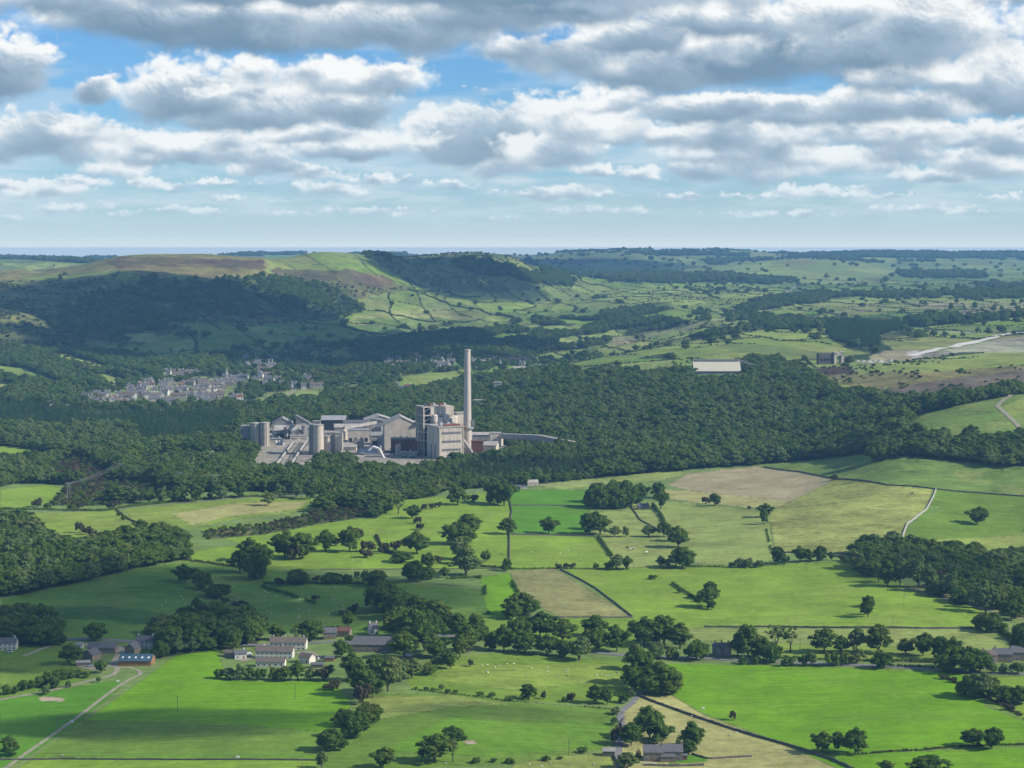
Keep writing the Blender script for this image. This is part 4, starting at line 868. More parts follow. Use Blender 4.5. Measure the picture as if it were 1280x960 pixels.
for k in stuff: stuff[k] = np.concatenate(stuff[k])
# keep the woods off the hand placed trees
hp = np.array([(r[0].location.x, r[0].location.y) for r in tree_records])
def clear_of(rec, pts, dist):
    near = rec[:, 1] < 2500; keep = np.ones(len(rec), bool); idx = np.where(near)[0]
    for i in idx:
        if (np.hypot(pts[:, 0] - rec[i, 0], pts[:, 1] - rec[i, 1]) < dist).any(): keep[i] = False
    return rec[keep]
stuff['b'] = clear_of(stuff['b'], hp, 7.0); stuff['s'] = clear_of(stuff['s'], hp, 4.0)
# the nearest trees of the woods are trees of their own
def promote(key, letters, quota, hh):
    rec = stuff[key]; vis = (rec[:, 5] > -5) & (rec[:, 5] < 1285) & (rec[:, 6] < 975)
    order = np.argsort(np.where(vis, rec[:, 1], 1e9))[:max(0, quota)]
    for i in order:
        x, y, z, s, c, px, py = rec[i]
        k = rnd.choice(letters); h = hh * s * rnd.uniform(.9, 1.1)
        add_tree(px, py, h, h * (PROTO[k][0][2][0] / PROTO[k][0][2][1]) * rnd.uniform(.85, 1.1), k, pos=Vector((x, y, z)))
    keep = np.ones(len(rec), bool); keep[order] = False; stuff[key] = rec[keep]
n_b = sum(1 for r in tree_records if r[1] in 'rtwlds')
promote('b', 'rrrdtl', 300 - n_b, 11.5)
promote('c', 'c', 90, 15)
# ---- labels: look, place, and the tree's turn from the left within its place
by = {}
for rec in tree_records:
    z = min(range(len(ZONES)), key=lambda i: (ZONES[i][0] - rec[2]) ** 2 + ((ZONES[i][1] - rec[3] + 8) * 1.6) ** 2)
    by.setdefault((z, KIND[rec[1]][0], LOOK[rec[1]]), []).append(rec)
for (z, nm, look), L in by.items():
    L.sort(key=lambda r: r[2]); noun = KIND[L[0][1]][1]
    for i, r in enumerate(L):
        if len(L) == 1: lb = f"{look} {noun} {ZONES[z][2]}"
        else: lb = f"{look} {noun} {ZONES[z][2]}, {ordinal(i + 1)} from left"
        r[0]['label'] = lb; r[0]['group'] = {'tree': 'broadleaf trees of the fields and woods', 'conifer': 'conifers of the plantations', 'bush': 'bushes along the field edges', 'hawthorn bush': 'hawthorns of the old hedges'}[noun]
print("trees", n_hand, len(tree_records), {k: len(v) for k, v in stuff.items()})

# ---- the rest of the woods: one object per kind, instancing the crowns of real trees
def crown_collection(name, keys):
    c = bpy.data.collections.new(name); SC.collection.children.link(c)
    for k in keys:
        for i in range(len(PROTO[k])):
            if (k, i) in first_crowns: c.objects.link(first_crowns[(k, i)])
    return c
def stuff_object(name, label, rec, coll, base):
    me = bpy.data.meshes.new(name); n = len(rec)
    me.vertices.add(n); me.vertices.foreach_set('co', rec[:, :3].astype(np.float32).ravel())
    g = np.random.default_rng(77)
    a = me.attributes.new('size', 'FLOAT_VECTOR', 'POINT')
    s = rec[:, 3:4] * base; wv = g.uniform(.82, 1.15, (n, 1))
    a.data.foreach_set('vector', np.concatenate([s * wv * 1.14, s * wv * 1.14, s * g.uniform(.88, 1.1, (n, 1))], 1).astype(np.float32).ravel())
    a = me.attributes.new('turn', 'FLOAT', 'POINT'); a.data.foreach_set('value', g.uniform(0, 6.28, n).astype(np.float32))
    a = me.attributes.new('pick', 'INT', 'POINT'); a.data.foreach_set('value', g.integers(0, 1000, n).astype(np.int32))
    o = mesh_obj(name, me); tag(o, label, 'woodland', kind='stuff')
    ng = bpy.data.node_groups.new(name, 'GeometryNodeTree')
    ng.interface.new_socket('Geometry', in_out='INPUT', socket_type='NodeSocketGeometry'); ng.interface.new_socket('Geometry', in_out='OUTPUT', socket_type='NodeSocketGeometry')
    N = ng.nodes.new; Lk = ng.links.new
    gi = N('NodeGroupInput'); go = N('NodeGroupOutput'); iop = N('GeometryNodeInstanceOnPoints'); ci = N('GeometryNodeCollectionInfo'); m2p = N('GeometryNodeMeshToPoints')
    ci.inputs[0].default_value = coll; ci.inputs['Separate Children'].default_value = True; ci.inputs['Reset Children'].default_value = True
    def named(nm, t):
        x = N('GeometryNodeInputNamedAttribute'); x.data_type = t; x.inputs[0].default_value = nm; return x.outputs[0]
    Lk(gi.outputs[0], m2p.inputs[0]); Lk(m2p.outputs[0], iop.inputs['Points']); Lk(ci.outputs[0], iop.inputs['Instance']); iop.inputs['Pick Instance'].default_value = True
    Lk(named('pick', 'INT'), iop.inputs['Instance Index']); Lk(named('size', 'FLOAT_VECTOR'), iop.inputs['Scale'])
    e2r = N('ShaderNodeCombineXYZ'); Lk(named('turn', 'FLOAT'), e2r.inputs[2]); Lk(e2r.outputs[0], iop.inputs['Rotation'])
    Lk(iop.outputs[0], go.inputs[0])
    md = o.modifiers.new('trees', 'NODES'); md.node_group = ng
    return o
stuff_object('woodland', 'mixed dark green broadleaf woods filling the valley and slopes', stuff['b'], crown_collection('broadleaf crowns', 'rwld'), 1.22)
stuff_object('conifer_plantation', 'dense dark conifer plantations around the plant and quarry', stuff['c'], crown_collection('conifer crowns', 'c'), 1.05)
stuff_object('young_woodland', 'paler young woodland on the slope right of the chimney', stuff['y'], crown_collection('pale crowns', 'l'), .95)
stuff_object('scrub', 'scattered low brown and green scrub over rough slopes', stuff['s'], crown_collection('scrub crowns', 'bk'), 1.0)

# ================================================================ air and the clouds overhead that throw the big shadows
def volume_material(name, color, density, aniso=0.0):
    m = bpy.data.materials.new(name); m.use_nodes = True; nt = m.node_tree; nt.nodes.clear()
    o = nt.nodes.new('ShaderNodeOutputMaterial'); v = nt.nodes.new('ShaderNodeVolumePrincipled')
    v.inputs['Color'].default_value = (*color, 1); v.inputs['Density'].default_value = density; v.inputs['Anisotropy'].default_value = aniso
    nt.links.new(v.outputs[0], o.inputs['Volume']); return m
b = MB(); b.box(-15500, 15500, -1200, 17200, float(GZ.min()) - 1.0, float(max(GZ.max() + 14, CAM_Z + 3)))
tag(b.build('haze', volume_material('haze', (.28, .60, 1.0), HAZE_DENSITY)), 'thin blue summer haze over the whole valley', 'haze', kind='stuff')

def cloud(px, py, rx, ry, alt, rz, label, dens=.02, seed=0, turn=0.0):
    g = at(px, py); c = g + SUN * ((alt - g.z) / SUN.z)
    rng = np.random.default_rng(seed)
    # one lumpy closed skin
    n, m_ = 40, 22; V = []; Fc = []
    th = np.linspace(0.04, math.pi - 0.04, m_)[:, None]; ph = (np.arange(n) / n * 2 * math.pi)[None]
    x = np.sin(th) * np.cos(ph); y = np.sin(th) * np.sin(ph); z = np.cos(th) + 0 * ph
    r = 1 + .30 * fbm(x * 1.7 + 5 + seed, y * 1.7 + z * 1.3 + 9, 400 + seed, 4) + .16 * np.abs(fbm(x * 4 + 3, y * 4 + z * 3, 410 + seed, 3))
    x, y, z = x * r * rx, y * r * ry, z * r * rz; z = np.where(z < 0, z * .45, z * 1.3)
    ca, sa = math.cos(turn), math.sin(turn); x, y = x * ca - y * sa, x * sa + y * ca
    V = np.stack([x, y, z], -1).reshape(-1, 3)
    for j in range(m_ - 1):
        for k in range(n):
            k2 = (k + 1) % n; Fc.append((j * n + k, (j + 1) * n + k, (j + 1) * n + k2, j * n + k2))
    Fc.append(tuple(range(n - 1, -1, -1))); Fc.append(tuple((m_ - 1) * n + k for k in range(n)))
    me = to_mesh('cloud', V, Fc, None) if False else bpy.data.meshes.new('cloud')
    if not me.vertices: me.from_pydata(V.tolist(), [], Fc)
    me.materials.append(volume_material('cloud', (.97, .98, 1.0), dens))
    o = mesh_obj('cloud', me, loc=c); tag(o, label, 'cloud', kind='stuff'); return o
cloud(320, 752, 175, 120, 620, 50, 'small cumulus overhead shading the sheep field', .014, 1)
cloud(40, 800, 120, 110, 640, 45, 'small cumulus overhead shading the left farm', .014, 2)
cloud(235, 905, 95, 34, 560, 30, 'low cloud puff overhead shading the foreground green', .022, 3)
cloud(640, 892, 60, 22, 560, 20, 'thin cloud shred overhead above the pasture', .010, 4)
cloud(235, 388, 560, 430, 1500, 150, 'broad cumulus overhead shading the hill face', .03, 5)
cloud(420, 424, 620, 300, 1450, 120, 'long cumulus overhead shading the hill foot', .02, 6)
cloud(270, 428, 520, 270, 1400, 120, 'low long cumulus overhead shading the upper village', .022, 12)
cloud(580, 345, 430, 420, 1900, 120, 'cumulus overhead shading the far ridge', .02, 7)
cloud(725, 331, 750, 1100, 2700, 150, 'wide cumulus overhead shading the distant moor', .01, 8)
cloud(1180, 722, 60, 70, 620, 30, 'cloud puff overhead shading the domed copse', .010, 9)
cloud(560, 446, 420, 120, 1300, 60, 'cloud streak overhead shading the valley trees', .009, 10)

# ================================================================ roads, walls, hedges
def resample(P, step):
    out = [P[0]]
    for a, b in zip(P, P[1:]):
        n = max(1, int((b - a).length / step))
        for k in range(1, n + 1): out.append(a.lerp(b, k / n))
    return out
def ground_line(pts, step=4.0):
    P = [at(*p) for p in pts]; P = resample([Vector((p.x, p.y, 0)) for p in P], step)
    S = [P[0]]
    for i in range(1, len(P) - 1): S.append((P[i - 1] + P[i] * 2 + P[i + 1]) / 4)
    S.append(P[-1]); return S
def ribbon(name, pts, width, mat, label, cat, lift=.16, wob=.12, kind='structure'):
    S = ground_line(pts, 2.5); V = []; Fc = []; n = 5
    for i, p in enumerate(S):
        d = (S[min(i + 1, len(S) - 1)] - S[max(i - 1, 0)]); d.z = 0; d.normalize(); q = Vector((-d.y, d.x, 0))
        w = width * (1 + wob * math.sin(i * 1.7) * math.cos(i * .31)) / 2
        for k in range(n):
            s = (k / (n - 1) * 2 - 1) * w; x, y = p.x + q.x * s, p.y + q.y * s
            V.append((x, y, float(ground_z(x, y)) + lift))
    for i in range(len(S) - 1):
        for k in range(n - 1): Fc.append((i * n + k, i * n + k + 1, (i + 1) * n + k + 1, (i + 1) * n + k))
    me = bpy.data.meshes.new(name); me.from_pydata(V, [], Fc); me.materials.append(mat); me.update()
    return tag(mesh_obj(name, me), label, cat, kind=kind)
ribbon('farm_track', [(5, 962), (28, 945), (60, 923), (95, 898), (125, 875), (148, 858), (165, 848), (176, 843), (174, 838), (160, 834), (150, 835)], 2.7, MT['track'], 'pale farm track curving down the vivid green field', 'track')
ribbon('farm_lane', [(-10, 877), (20, 871), (42, 868), (62, 864), (92, 856), (120, 849), (140, 845), (147, 838), (146, 833), (140, 832)], 3.6, MT['track'], 'grey lane running from the left edge to the barns', 'lane')
ribbon('farm_lane', [(140, 834), (150, 818), (152, 810), (130, 806), (100, 806)], 6, MT['track'], 'farmyard lane between the stone barns', 'lane')
ribbon('farm_track', [(134, 834), (120, 836), (100, 832)], 8, MT['track'], 'pale yard apron beside the blue-roofed barn', 'track', lift=.12)
ribbon('farm_track', [(30, 820), (50, 812), (68, 806)], 4, MT['track'], 'short pale track at the dark clump', 'track')
ribbon('main_road', [(-10, 806), (60, 800), (110, 799), (180, 803), (300, 806), (380, 804), (430, 802), (480, 796), (545, 794), (620, 800), (700, 812), (790, 820), (860, 822), (960, 827), (1060, 831), (1170, 837), (1235, 842), (1300, 843)], 7.0, MT['tarmac'], 'grey main road crossing the valley between trees', 'road', lift=.22, wob=.0)
ribbon('lane', [(812, 858), (798, 869), (790, 879), (777, 889), (775, 898), (780, 912), (775, 925), (772, 945), (776, 962)], 4.2, MT['tarmac'], 'narrow lane bending down to the bottom cottage', 'lane')
ribbon('lane', [(1300, 778), (1262, 771), (1236, 763), (1205, 754), (1180, 748), (1130, 734)], 4.0, MT['track'], 'narrow lane passing below the domed copse', 'lane')
ribbon('lane', [(-10, 640), (80, 640), (150, 636), (215, 630), (320, 621), (400, 618), (470, 622), (560, 618), (640, 608)], 4.5, MT['tarmac'], 'country lane behind the left hedge', 'lane')
ribbon('terrace_drive', [(300, 826), (318, 822), (345, 818), (385, 815), (400, 825)], 7, MT['track'], 'pale driveway of the white terrace', 'driveway')
ribbon('farm_lane', [(640, 609), (680, 606), (760, 603)], 6, MT['track'], 'pale track through the small farm by the emerald field', 'track')
ribbon('quarry_road', [(1138, 445), (1160, 440), (1200, 431), (1240, 422), (1272, 416), (1300, 416)], 26, MT['white_road'], 'white haul road climbing from the quarry', 'road', lift=.6)
ribbon('quarry_road', [(1085, 417), (1160, 414), (1272, 416)], 9, MT['white_road'], 'thin pale track along the quarry field edge', 'track', lift=.6)
ribbon('hill_track', [(1284, 545), (1260, 520), (1246, 508), (1262, 496), (1284, 488)], 6, MT['track'], 'grey track bending on the grassy hill', 'track', lift=.5)
ribbon('field_track', [(1000, 355), (976, 368), (985, 374)], 16, MT['dust_roof'], 'distant pale lane between fields', 'lane', lift=.8)
ribbon('path', [(300, 511), (330, 500), (370, 488)], 9, MT['track'], 'steep path up the small green hill', 'path', lift=.8)

def wall(pts, label, h=1.3, w=.75, mat='stone'):
    S = ground_line(pts, 2.2); V = []; Fc = []; m = 5
    for i, p in enumerate(S):
        d = (S[min(i + 1, len(S) - 1)] - S[max(i - 1, 0)]).normalized(); q = Vector((-d.y, d.x, 0)); z = float(ground_z(p.x, p.y)); hh = h * rnd.uniform(.82, 1.15)
        for (s, zz) in ((-w / 2, -.4), (-w / 2.6, hh * .9), (0, hh), (w / 2.6, hh * .92), (w / 2, -.4)):
            V.append((p.x + q.x * s + rnd.uniform(-.06, .06), p.y + q.y * s, z + zz))
    for i in range(len(S) - 1):
        for k in range(m - 1): Fc.append((i * m + k, i * m + k + 1, (i + 1) * m + k + 1, (i + 1) * m + k))
    Fc.append(tuple(range(m))); n = (len(S) - 1) * m; Fc.append(tuple(n + k for k in reversed(range(m))))
    me = bpy.data.meshes.new('dry_stone_wall'); me.from_pydata(V, [], Fc); me.materials.append(MT[mat]); me.update()
    tag(mesh_obj('dry_stone_wall', me), label, 'wall', 'field walls')
def hedge(pts, label, h=2.2, w=1.8, mat='leaf', gap=.12, size=.42):
    S = ground_line(pts, 1.6); rng = np.random.default_rng(int(abs(pts[0][0] * 7 + pts[0][1])) + 1); C = []; R = []
    run = True
    for p in S:
        if rng.random() < .06: run = rng.random() > gap
        if not run: continue
        z = float(ground_z(p.x, p.y)); s = rng.uniform(.7, 1.25)
        C.append((p.x + rng.normal() * .25, p.y + rng.normal() * .25, z + h * .42 * s)); R.append(max(h, w) * .5 * s)
    V, Fc = sprays(np.array(C), R, 22, size, rng, flat=h / max(h, w))
    tag(mesh_obj('hedge', to_mesh('hedge', V, Fc, MT[mat])), label, 'hedge', 'field hedges')
wall([(790, 866), (815, 877), (840, 886), (880, 900), (910, 910), (945, 921), (985, 932), (1010, 940), (1040, 950), (1075, 966)], 'dark drystone wall between the straw field and the vivid field', 1.5, .9)
wall([(1158, 637), (1166, 622), (1170, 612)], 'upper pale stone wall end above the large pasture', 1.5, 1.4, 'palestone')
wall([(1158, 637), (1146, 646), (1134, 655), (1129, 668), (1127, 684)], 'pale winding stone wall beside the large pasture', 1.5, 1.6, 'palestone')
wall([(955, 584), (1000, 590), (1045, 599), (1110, 607), (1170, 612), (1230, 617), (1290, 621)], 'long dark wall below the grassy hill meadow', 1.5, 1.1)
wall([(970, 691), (1066, 693)], 'dark wall below the mottled field', 1.4, 1.0)
wall([(1128, 690), (1200, 691), (1290, 693)], 'dark wall above the domed copse', 1.4, 1.0)
wall([(880, 784), (960, 784), (1060, 785), (1150, 786), (1216, 786)], 'straight dark wall along the pale strip', 1.4, 1.0)
wall([(637, 632), (690, 632), (738, 633)], 'wall splitting the two emerald fields', 1.2, .8)
wall([(637, 668), (690, 669), (745, 671)], 'wall under the lower emerald field', 1.2, .8)
wall([(640, 640), (637, 655), (637, 680), (637, 706)], 'dark upright wall west of the emerald field', 1.5, 1.2)
wall([(640, 609), (636, 620), (640, 640)], 'kinked wall beside the small farm', 1.4, 1.0)
wall([(700, 712), (720, 722), (745, 736), (770, 755), (790, 771)], 'curved wall east of the rough brown field', 1.3, .8)
wall([(655, 771), (700, 772), (790, 772)], 'low wall under the rough brown field', 1.1, .8)
wall([(765, 940), (775, 962)], 'wall beside the lane at the shed', 1.5, .9)
wall([(804, 957), (840, 958), (880, 957)], 'garden wall in front of the bottom cottage', 1.3, .7)
wall([(865, 943), (885, 949), (940, 946)], 'low wall across the straw field', 1.1, .7)
wall([(781, 898), (776, 906), (786, 920)], 'wall bordering the curve of the lane', 1.4, .8)
wall([(-10, 950), (80, 949), (200, 950), (300, 950), (396, 951)], 'dark straight wall at the foot of the vivid field', 1.0, .8)
wall([(400, 712), (640, 712)], 'faint wall line across the centre pastures', .8, .6)
wall([(785, 628), (800, 650), (835, 668)], 'wall between the cattle pasture and pale field', 1.2, 1.0)
hedge([(748, 672), (755, 682), (765, 696)], 'dark hedge running down from the emerald field corner', 3, 2.6)
hedge([(816, 632), (826, 645), (836, 664)], 'thick dark hedge below the copse cottage', 3.5, 3.5)
hedge([(840, 730), (850, 737), (862, 744), (876, 754)], 'dark hedge cutting into the bright slope', 2.6, 2.6, gap=.2)
hedge([(328, 734), (345, 739), (362, 744), (380, 750), (394, 755)], 'dark straight hedge in the shaded sheep field', 2.8, 2.6)
hedge([(600, 722), (606, 735), (608, 750), (611, 768)], 'clipped bushes in a line beside the vivid strip', 2.6, 2.4, gap=.5)
hedge([(640, 728), (648, 742), (655, 756)], 'hedge along the left of the rough brown field', 2.6, 2.4, gap=.3)
hedge([(232, 701), (260, 704), (285, 708), (312, 711)], 'brown hedge on top of the shaded field', 2.2, 2.4, 'thorn')
hedge([(-10, 637), (60, 638), (130, 639), (160, 634), (215, 628), (260, 624), (320, 621)], 'long dark hedge beside the left lane', 3.0, 2.4, gap=.05)
hedge([(320, 621), (380, 618), (400, 618)], 'short hedge at the end of the left lane', 2.6, 2.2)
hedge([(960, 822), (1000, 824), (1060, 826), (1090, 827)], 'roadside hedge behind the bright field', 2.4, 2.2, gap=.1)
hedge([(1100, 826), (1150, 828), (1190, 830)], 'trimmed roadside hedge right of the tree row', 2.2, 2.4, gap=.0)
hedge([(1112, 833), (1140, 834), (1168, 836)], 'clipped hedge on the near side of the road', 2.0, 2.0, gap=0)
hedge([(1075, 943), (1110, 940), (1150, 938), (1180, 935), (1240, 932), (1290, 931)], 'scrubby boundary under the vivid field', 1.2, 2.2, 'thorn', gap=.1)
hedge([(860, 709), (905, 709), (960, 707), (1052, 702)], 'hedge under the pale fields above the slope', 2.2, 2.2, gap=.25)
hedge([(642, 712), (700, 711), (770, 712), (850, 710)], 'thin hedge above the rough field and bright slope', 1.8, 2.0, gap=.4)
hedge([(515, 862), (560, 867), (600, 872), (640, 877), (700, 881), (768, 887)], 'low broken hedge across the foreground pasture', 1.0, 1.4, gap=.5)
hedge([(1178, 846), (1210, 860), (1240, 876), (1262, 888), (1290, 902)], 'scrubby hedge below the right thicket', 1.8, 2.6, 'thorn', gap=.25)
hedge([(1246, 782), (1258, 795), (1270, 808)], 'thick hedge by the right-hand lane', 3.6, 4.0, gap=.05)
hedge([(200, 815), (235, 814), (262, 812), (285, 818)], 'hedge round the top of the vivid field', 1.8, 1.8, gap=.2)
hedge([(958, 662), (962, 680), (965, 692)], 'thin hedge between pale and mottled fields', 1.6, 1.8, gap=.3)
hedge([(470, 670), (480, 690), (520, 700), (560, 706), (640, 712)], 'ragged thorn hedge across the centre left bank', 2.4, 3.0, 'thorn', gap=.4)
hedge([(330, 730), (400, 730), (470, 730), (560, 724), (600, 722)], 'hedge at the top of the shaded sheep field', 2.6, 3.0, gap=.15)
hedge([(145, 638), (158, 648), (172, 655)], 'broken thorn hedge between two yellow fields', 1.8, 2.4, 'thorn', gap=.35)
for k, pts in enumerate([[(1058, 402), (1060, 392), (1108, 385)], [(1035, 392), (1085, 382), (1145, 380)], [(1125, 388), (1146, 396), (1170, 398)], [(1145, 388), (1205, 381), (1209, 389), (1168, 394)], [(972, 401), (1020, 389)], [(1020, 388), (1045, 394), (1058, 398)], [(1130, 378), (1150, 384), (1205, 381)], [(985, 404), (1058, 400)], [(1058, 402), (1125, 397), (1148, 394)]]):
    wall(pts, ['wall round a bright field beyond the quarry wood', 'wall over the tan strip beyond the quarry', 'wall at the corner of far green fields', 'wall enclosing the far right green field', 'wall beside the far left strip', 'dark wall kinking through far small fields', 'topmost wall of the far patchwork', 'lower wall of the far patchwork', 'wall along the base of the far bright field'][k], 3.0, 3.0)
for k, pts in enumerate([[(835, 352), (870, 364), (900, 374)], [(880, 352), (930, 366)], [(925, 353), (960, 364)], [(1000, 361), (1020, 371)], [(600, 372), (560, 366), (520, 364)], [(510, 362), (540, 372), (562, 381), (600, 388), (640, 396)], [(470, 388), (520, 400), (600, 402)], [(380, 404), (430, 406), (470, 420)]]):
    hedge(pts, ['thin dark line across the far pale field', 'second far field boundary on the plain', 'third far field boundary on the plain', 'far boundary beside the distant lane', 'boundary line high on the hill foot', 'dark diagonal hedge down the hill foot', 'hedge over the tan field on the hill foot', 'hedge in the shaded hill-foot fields'][k], 4, 4, gap=.1, size=1.2)

# ================================================================ buildings
def xt(px, Y, py=545):
    a, b, c = cam_ray(px, py); return a / b * Y
def zt(py, Y):
    a, b, c = cam_ray(640, py); return CAM_Z + c / b * Y

def house(px, py, w, d, e, r, rot, label, wallm='sandstone', roofm='slate', cat='house', name='house', chim=((-.4, 0), (.4, 0)), win=4, rows=2, door=True, ext=None, group=None, pos=None):
    p = pos or at(px, py); root = empty(name, p, math.radians(rot)); tag(root, label, cat, group)
    root.location.y += d * .5
    b = MB(); b.gable_walls(w, d, e, r); b.build('wall', MT[wallm], root)
    b = MB(); b.gable_roof(w, d, e, r); ro = b.build('roof', MT[roofm], root)
    for (cx, cy) in chim:
        b = MB(); x = cx * w; b.box(x - .45, x + .45, cy - .35, cy + .35, r - .8, r + 1.3); b.box(x - .52, x + .52, cy - .42, cy + .42, r + 1.3, r + 1.45)
        for s in (-.2, .2): b.lathe(x + s, cy, [(.12, r + 1.45), (.1, r + 1.8)], 8)
        b.build('chimney', MT[wallm], ro)
    y = -d / 2 - .04
    for j in range(rows):
        z0 = .9 + j * (e - .4) / max(1, rows)
        for i in range(win):
            x = -w / 2 + w * (i + .5) / win
            if door and j == 0 and i == win // 2: continue
            b = MB(); b.box(x - .55, x + .55, y - .02, y + .03, z0, z0 + 1.25); f = b.build('window', MT['white'], root)
            b = MB(); b.box(x - .46, x + .46, y - .05, y - .01, z0 + .1, z0 + 1.15); b.build('pane', MT['glass'], f)
    if door:
        x = -w / 2 + w * (win // 2 + .5) / max(1, win); b = MB(); b.box(x - .5, x + .5, y - .04, y + .02, 0, 2.1); b.build('door', MT['timber'], root)
    if ext:
        ex, ew, ed, eh, em = ext
        b = MB(); b.box(ex - ew / 2, ex + ew / 2, -d / 2 - ed, -d / 2 - .01, -1, eh); b.build('porch_wall', MT[wallm], root)
        b = MB(); b.hull8([(ex - ew / 2 - .2, -d / 2 - ed - .3, eh + .02), (ex + ew / 2 + .2, -d / 2 - ed - .3, eh + .02), (ex + ew / 2 + .2, -d / 2 - .02, eh + 1.0), (ex - ew / 2 - .2, -d / 2 - .02, eh + 1.0),
                           (ex - ew / 2 - .2, -d / 2 - ed - .3, eh + .2), (ex + ew / 2 + .2, -d / 2 - ed - .3, eh + .2), (ex + ew / 2 + .2, -d / 2 - .02, eh + 1.2), (ex - ew / 2 - .2, -d / 2 - .02, eh + 1.2)]); b.build('porch_roof', MT[em], root)
    return root

house(6, 813, 15, 8, 5.2, 8, 4, 'white rendered house at the left edge with slate roof', 'render', 'slate', win=5)
house(-14, 808, 11, 8, 5, 7.6, 0, 'second white house partly out of frame on the left', 'render', 'slate')
house(99, 811, 4.5, 4, 3, 4, 0, 'tiny white shed left of the stone barns', 'render', 'cladding', 'shed', 'shed', (), 1, 1, False)
house(127, 817, 19, 8, 3.8, 6.8, -3, 'long grey stone barn with slate roof beside the farmyard', 'sandstone', 'slate', 'barn', 'barn', (), 3, 1)
house(113, 826, 9, 8.5, 4, 7.2, 62, 'small stone barn turned gable-on at the farmyard', 'sandstone', 'slate', 'barn', 'barn', (), 1, 1)
house(181, 811, 12, 8, 5.2, 8.2, -6, 'farmhouse with pale front behind the blue-roofed barn', 'render', 'slate', chim=((-.42, 0), (.42, 0)), win=4)
house(165, 818, 10, 7, 4.2, 7.4, 74, 'stone outbuilding touching the back of the blue-roofed barn', 'sandstone', 'slate', 'barn', 'barn', (), 1, 1, False)
house(103, 832, 9, 5, 2, 2.9, 12, 'low lean-to with pale roof in front of the gable-on barn', 'sandstone', 'dust_roof', 'shed', 'shed', (), 0, 0, False)
# barn with the blue roof
p = at(169, 832.5); root = tag(empty('barn', p + Vector((0, 7, 0)), math.radians(-2)), 'timber-clad barn with bright blue roof slope and skylights', 'barn', 'farm barns')
b = MB(); b.gable_walls(21.5, 14, 3.4, 6.6); b.build('wall', MT['timber'], root)
b = MB(); sl = (6.6 - 3.4) / 7
def slope(b, x0, x1, s, y0, y1, lift, th=.2, mi=0):
    z = lambda y: 6.6 - sl * abs(y) + lift
    P = [(x0, s * y0, z(y0)), (x1, s * y0, z(y0)), (x1, s * y1, z(y1)), (x0, s * y1, z(y1))]
    b.hull8(P + [(q[0], q[1], q[2] + th) for q in P], mi)
slope(b, -11.1, 11.1, -1, 7.5, .0, .03); b.build('front_roof', MT['blue'], root)
b = MB(); slope(b, -11.1, 11.1, 1, .0, 7.5, .03); b.build('rear_roof', MT['slate'], root)
for i in range(5):
    b = MB(); x = -8.6 + i * 4.3; slope(b, x - .6, x + .6, -1, 4.6, 3.0, .26, .05); b.build('skylight', MT['white'], root)
# the white terrace
house(360, 813, 25, 9, 5.4, 8.4, -3, 'rear block of the white terrace with two tall chimneys', 'render', 'brownslate', chim=((-.42, 0), (-.1, 0), (.42, 0)), win=8)
house(343, 824, 25, 8.5, 5.2, 8.1, -3, 'middle block of the white terrace with brown slates', 'render', 'brownslate', chim=((-.3, 0), (.2, 0)), win=8)
house(338, 834, 19, 7.5, 3.4, 5.8, -3, 'low front block of the white terrace', 'render', 'brownslate', chim=(), win=5, rows=1)
house(300, 824, 8, 6, 3.6, 5.6, 10, 'small pale annexe at the left end of the terrace', 'render', 'slate', chim=((.3, 0),), win=2, rows=1)
house(383, 829, 9, 7, 3.6, 6, -30, 'cream gabled annexe at the right end of the terrace', 'render', 'brownslate', chim=(), win=2, rows=1)
house(288, 822, 7, 6, 3, 4.6, -20, 'low brown-roofed garage left of the terrace', 'sandstone', 'brownslate', 'garage', 'garage', (), 0, 0, False)
house(396, 835, 8, 5, 2.2, 3.2, 5, 'dark garden outbuilding right of the terrace', 'wood', 'slate', 'shed', 'shed', (), 0, 0, False)
house(412, 827, 6, 4, 2.4, 3.4, 0, 'brown garden summerhouse in the hedged gardens', 'timber', 'slate', 'shed', 'summerhouse', (), 0, 0, False)
house(466, 815, 26.5, 11, 5.0, 9.6, -3, 'long stone barn with big slate roof in the trees', 'sandstone', 'slate', 'barn', 'barn', (), 6, 1)
house(436, 811, 6, 8, 3, 4.5, 0, 'grey lean-to against the long stone barn', 'sandstone', 'slate', 'shed', 'shed', (), 0, 0, False)
house(412, 799, 9, 8, 4.6, 7.4, 5, 'grey-roofed bungalow above the main road', 'sandstone', 'slate', win=3)
house(430, 796, 9, 7, 4, 6.4, -8, 'brown-roofed house peeping from trees above the barn', 'sandstone', 'redtile', win=3)
house(466, 793, 6, 6, 5.5, 7.6, 20, 'slim white house in the trees above the barn', 'render', 'slate', win=2)
house(494, 833, 4, 3.4, 2, 2.8, 0, 'little red-brown shed in the garden east of the barn', 'redtile', 'slate', 'shed', 'shed', (), 0, 0, False)
# bottom cottage
house(817, 952, 10.5, 9, 5.0, 8.0, -2, 'left half of the bottom stone cottage with slate roof', 'sandstone', 'slate', chim=((.44, 0),), win=3)
house(840, 951, 12, 9, 5.0, 8.1, -2, 'right half of the bottom stone cottage with tall end chimney', 'sandstone', 'slate', chim=((.44, 0),), win=3, ext=(-2.2, 8, 3.2, 2.9, 'slate'))
house(855, 950, 3.5, 3.0, 2.4, 3.0, 0, 'small red brick store at the cottage end', 'redtile', 'slate', 'shed', 'shed', (), 0, 0, False)
house(761, 946, 6.5, 5.2, 3.0, 4.4, 0, 'grey stone shed beside the lane by the bottom cottage', 'wood', 'cladding', 'shed', 'shed', (), 0, 0, False)
b = MB(); q = at(812, 955); b.box(-4, 4, -1.2, 1.2, -.3, .45); tag(b.build('patio', MT['palestone'], None, q), 'pale stone patio in front of the bottom cottage', 'patio')
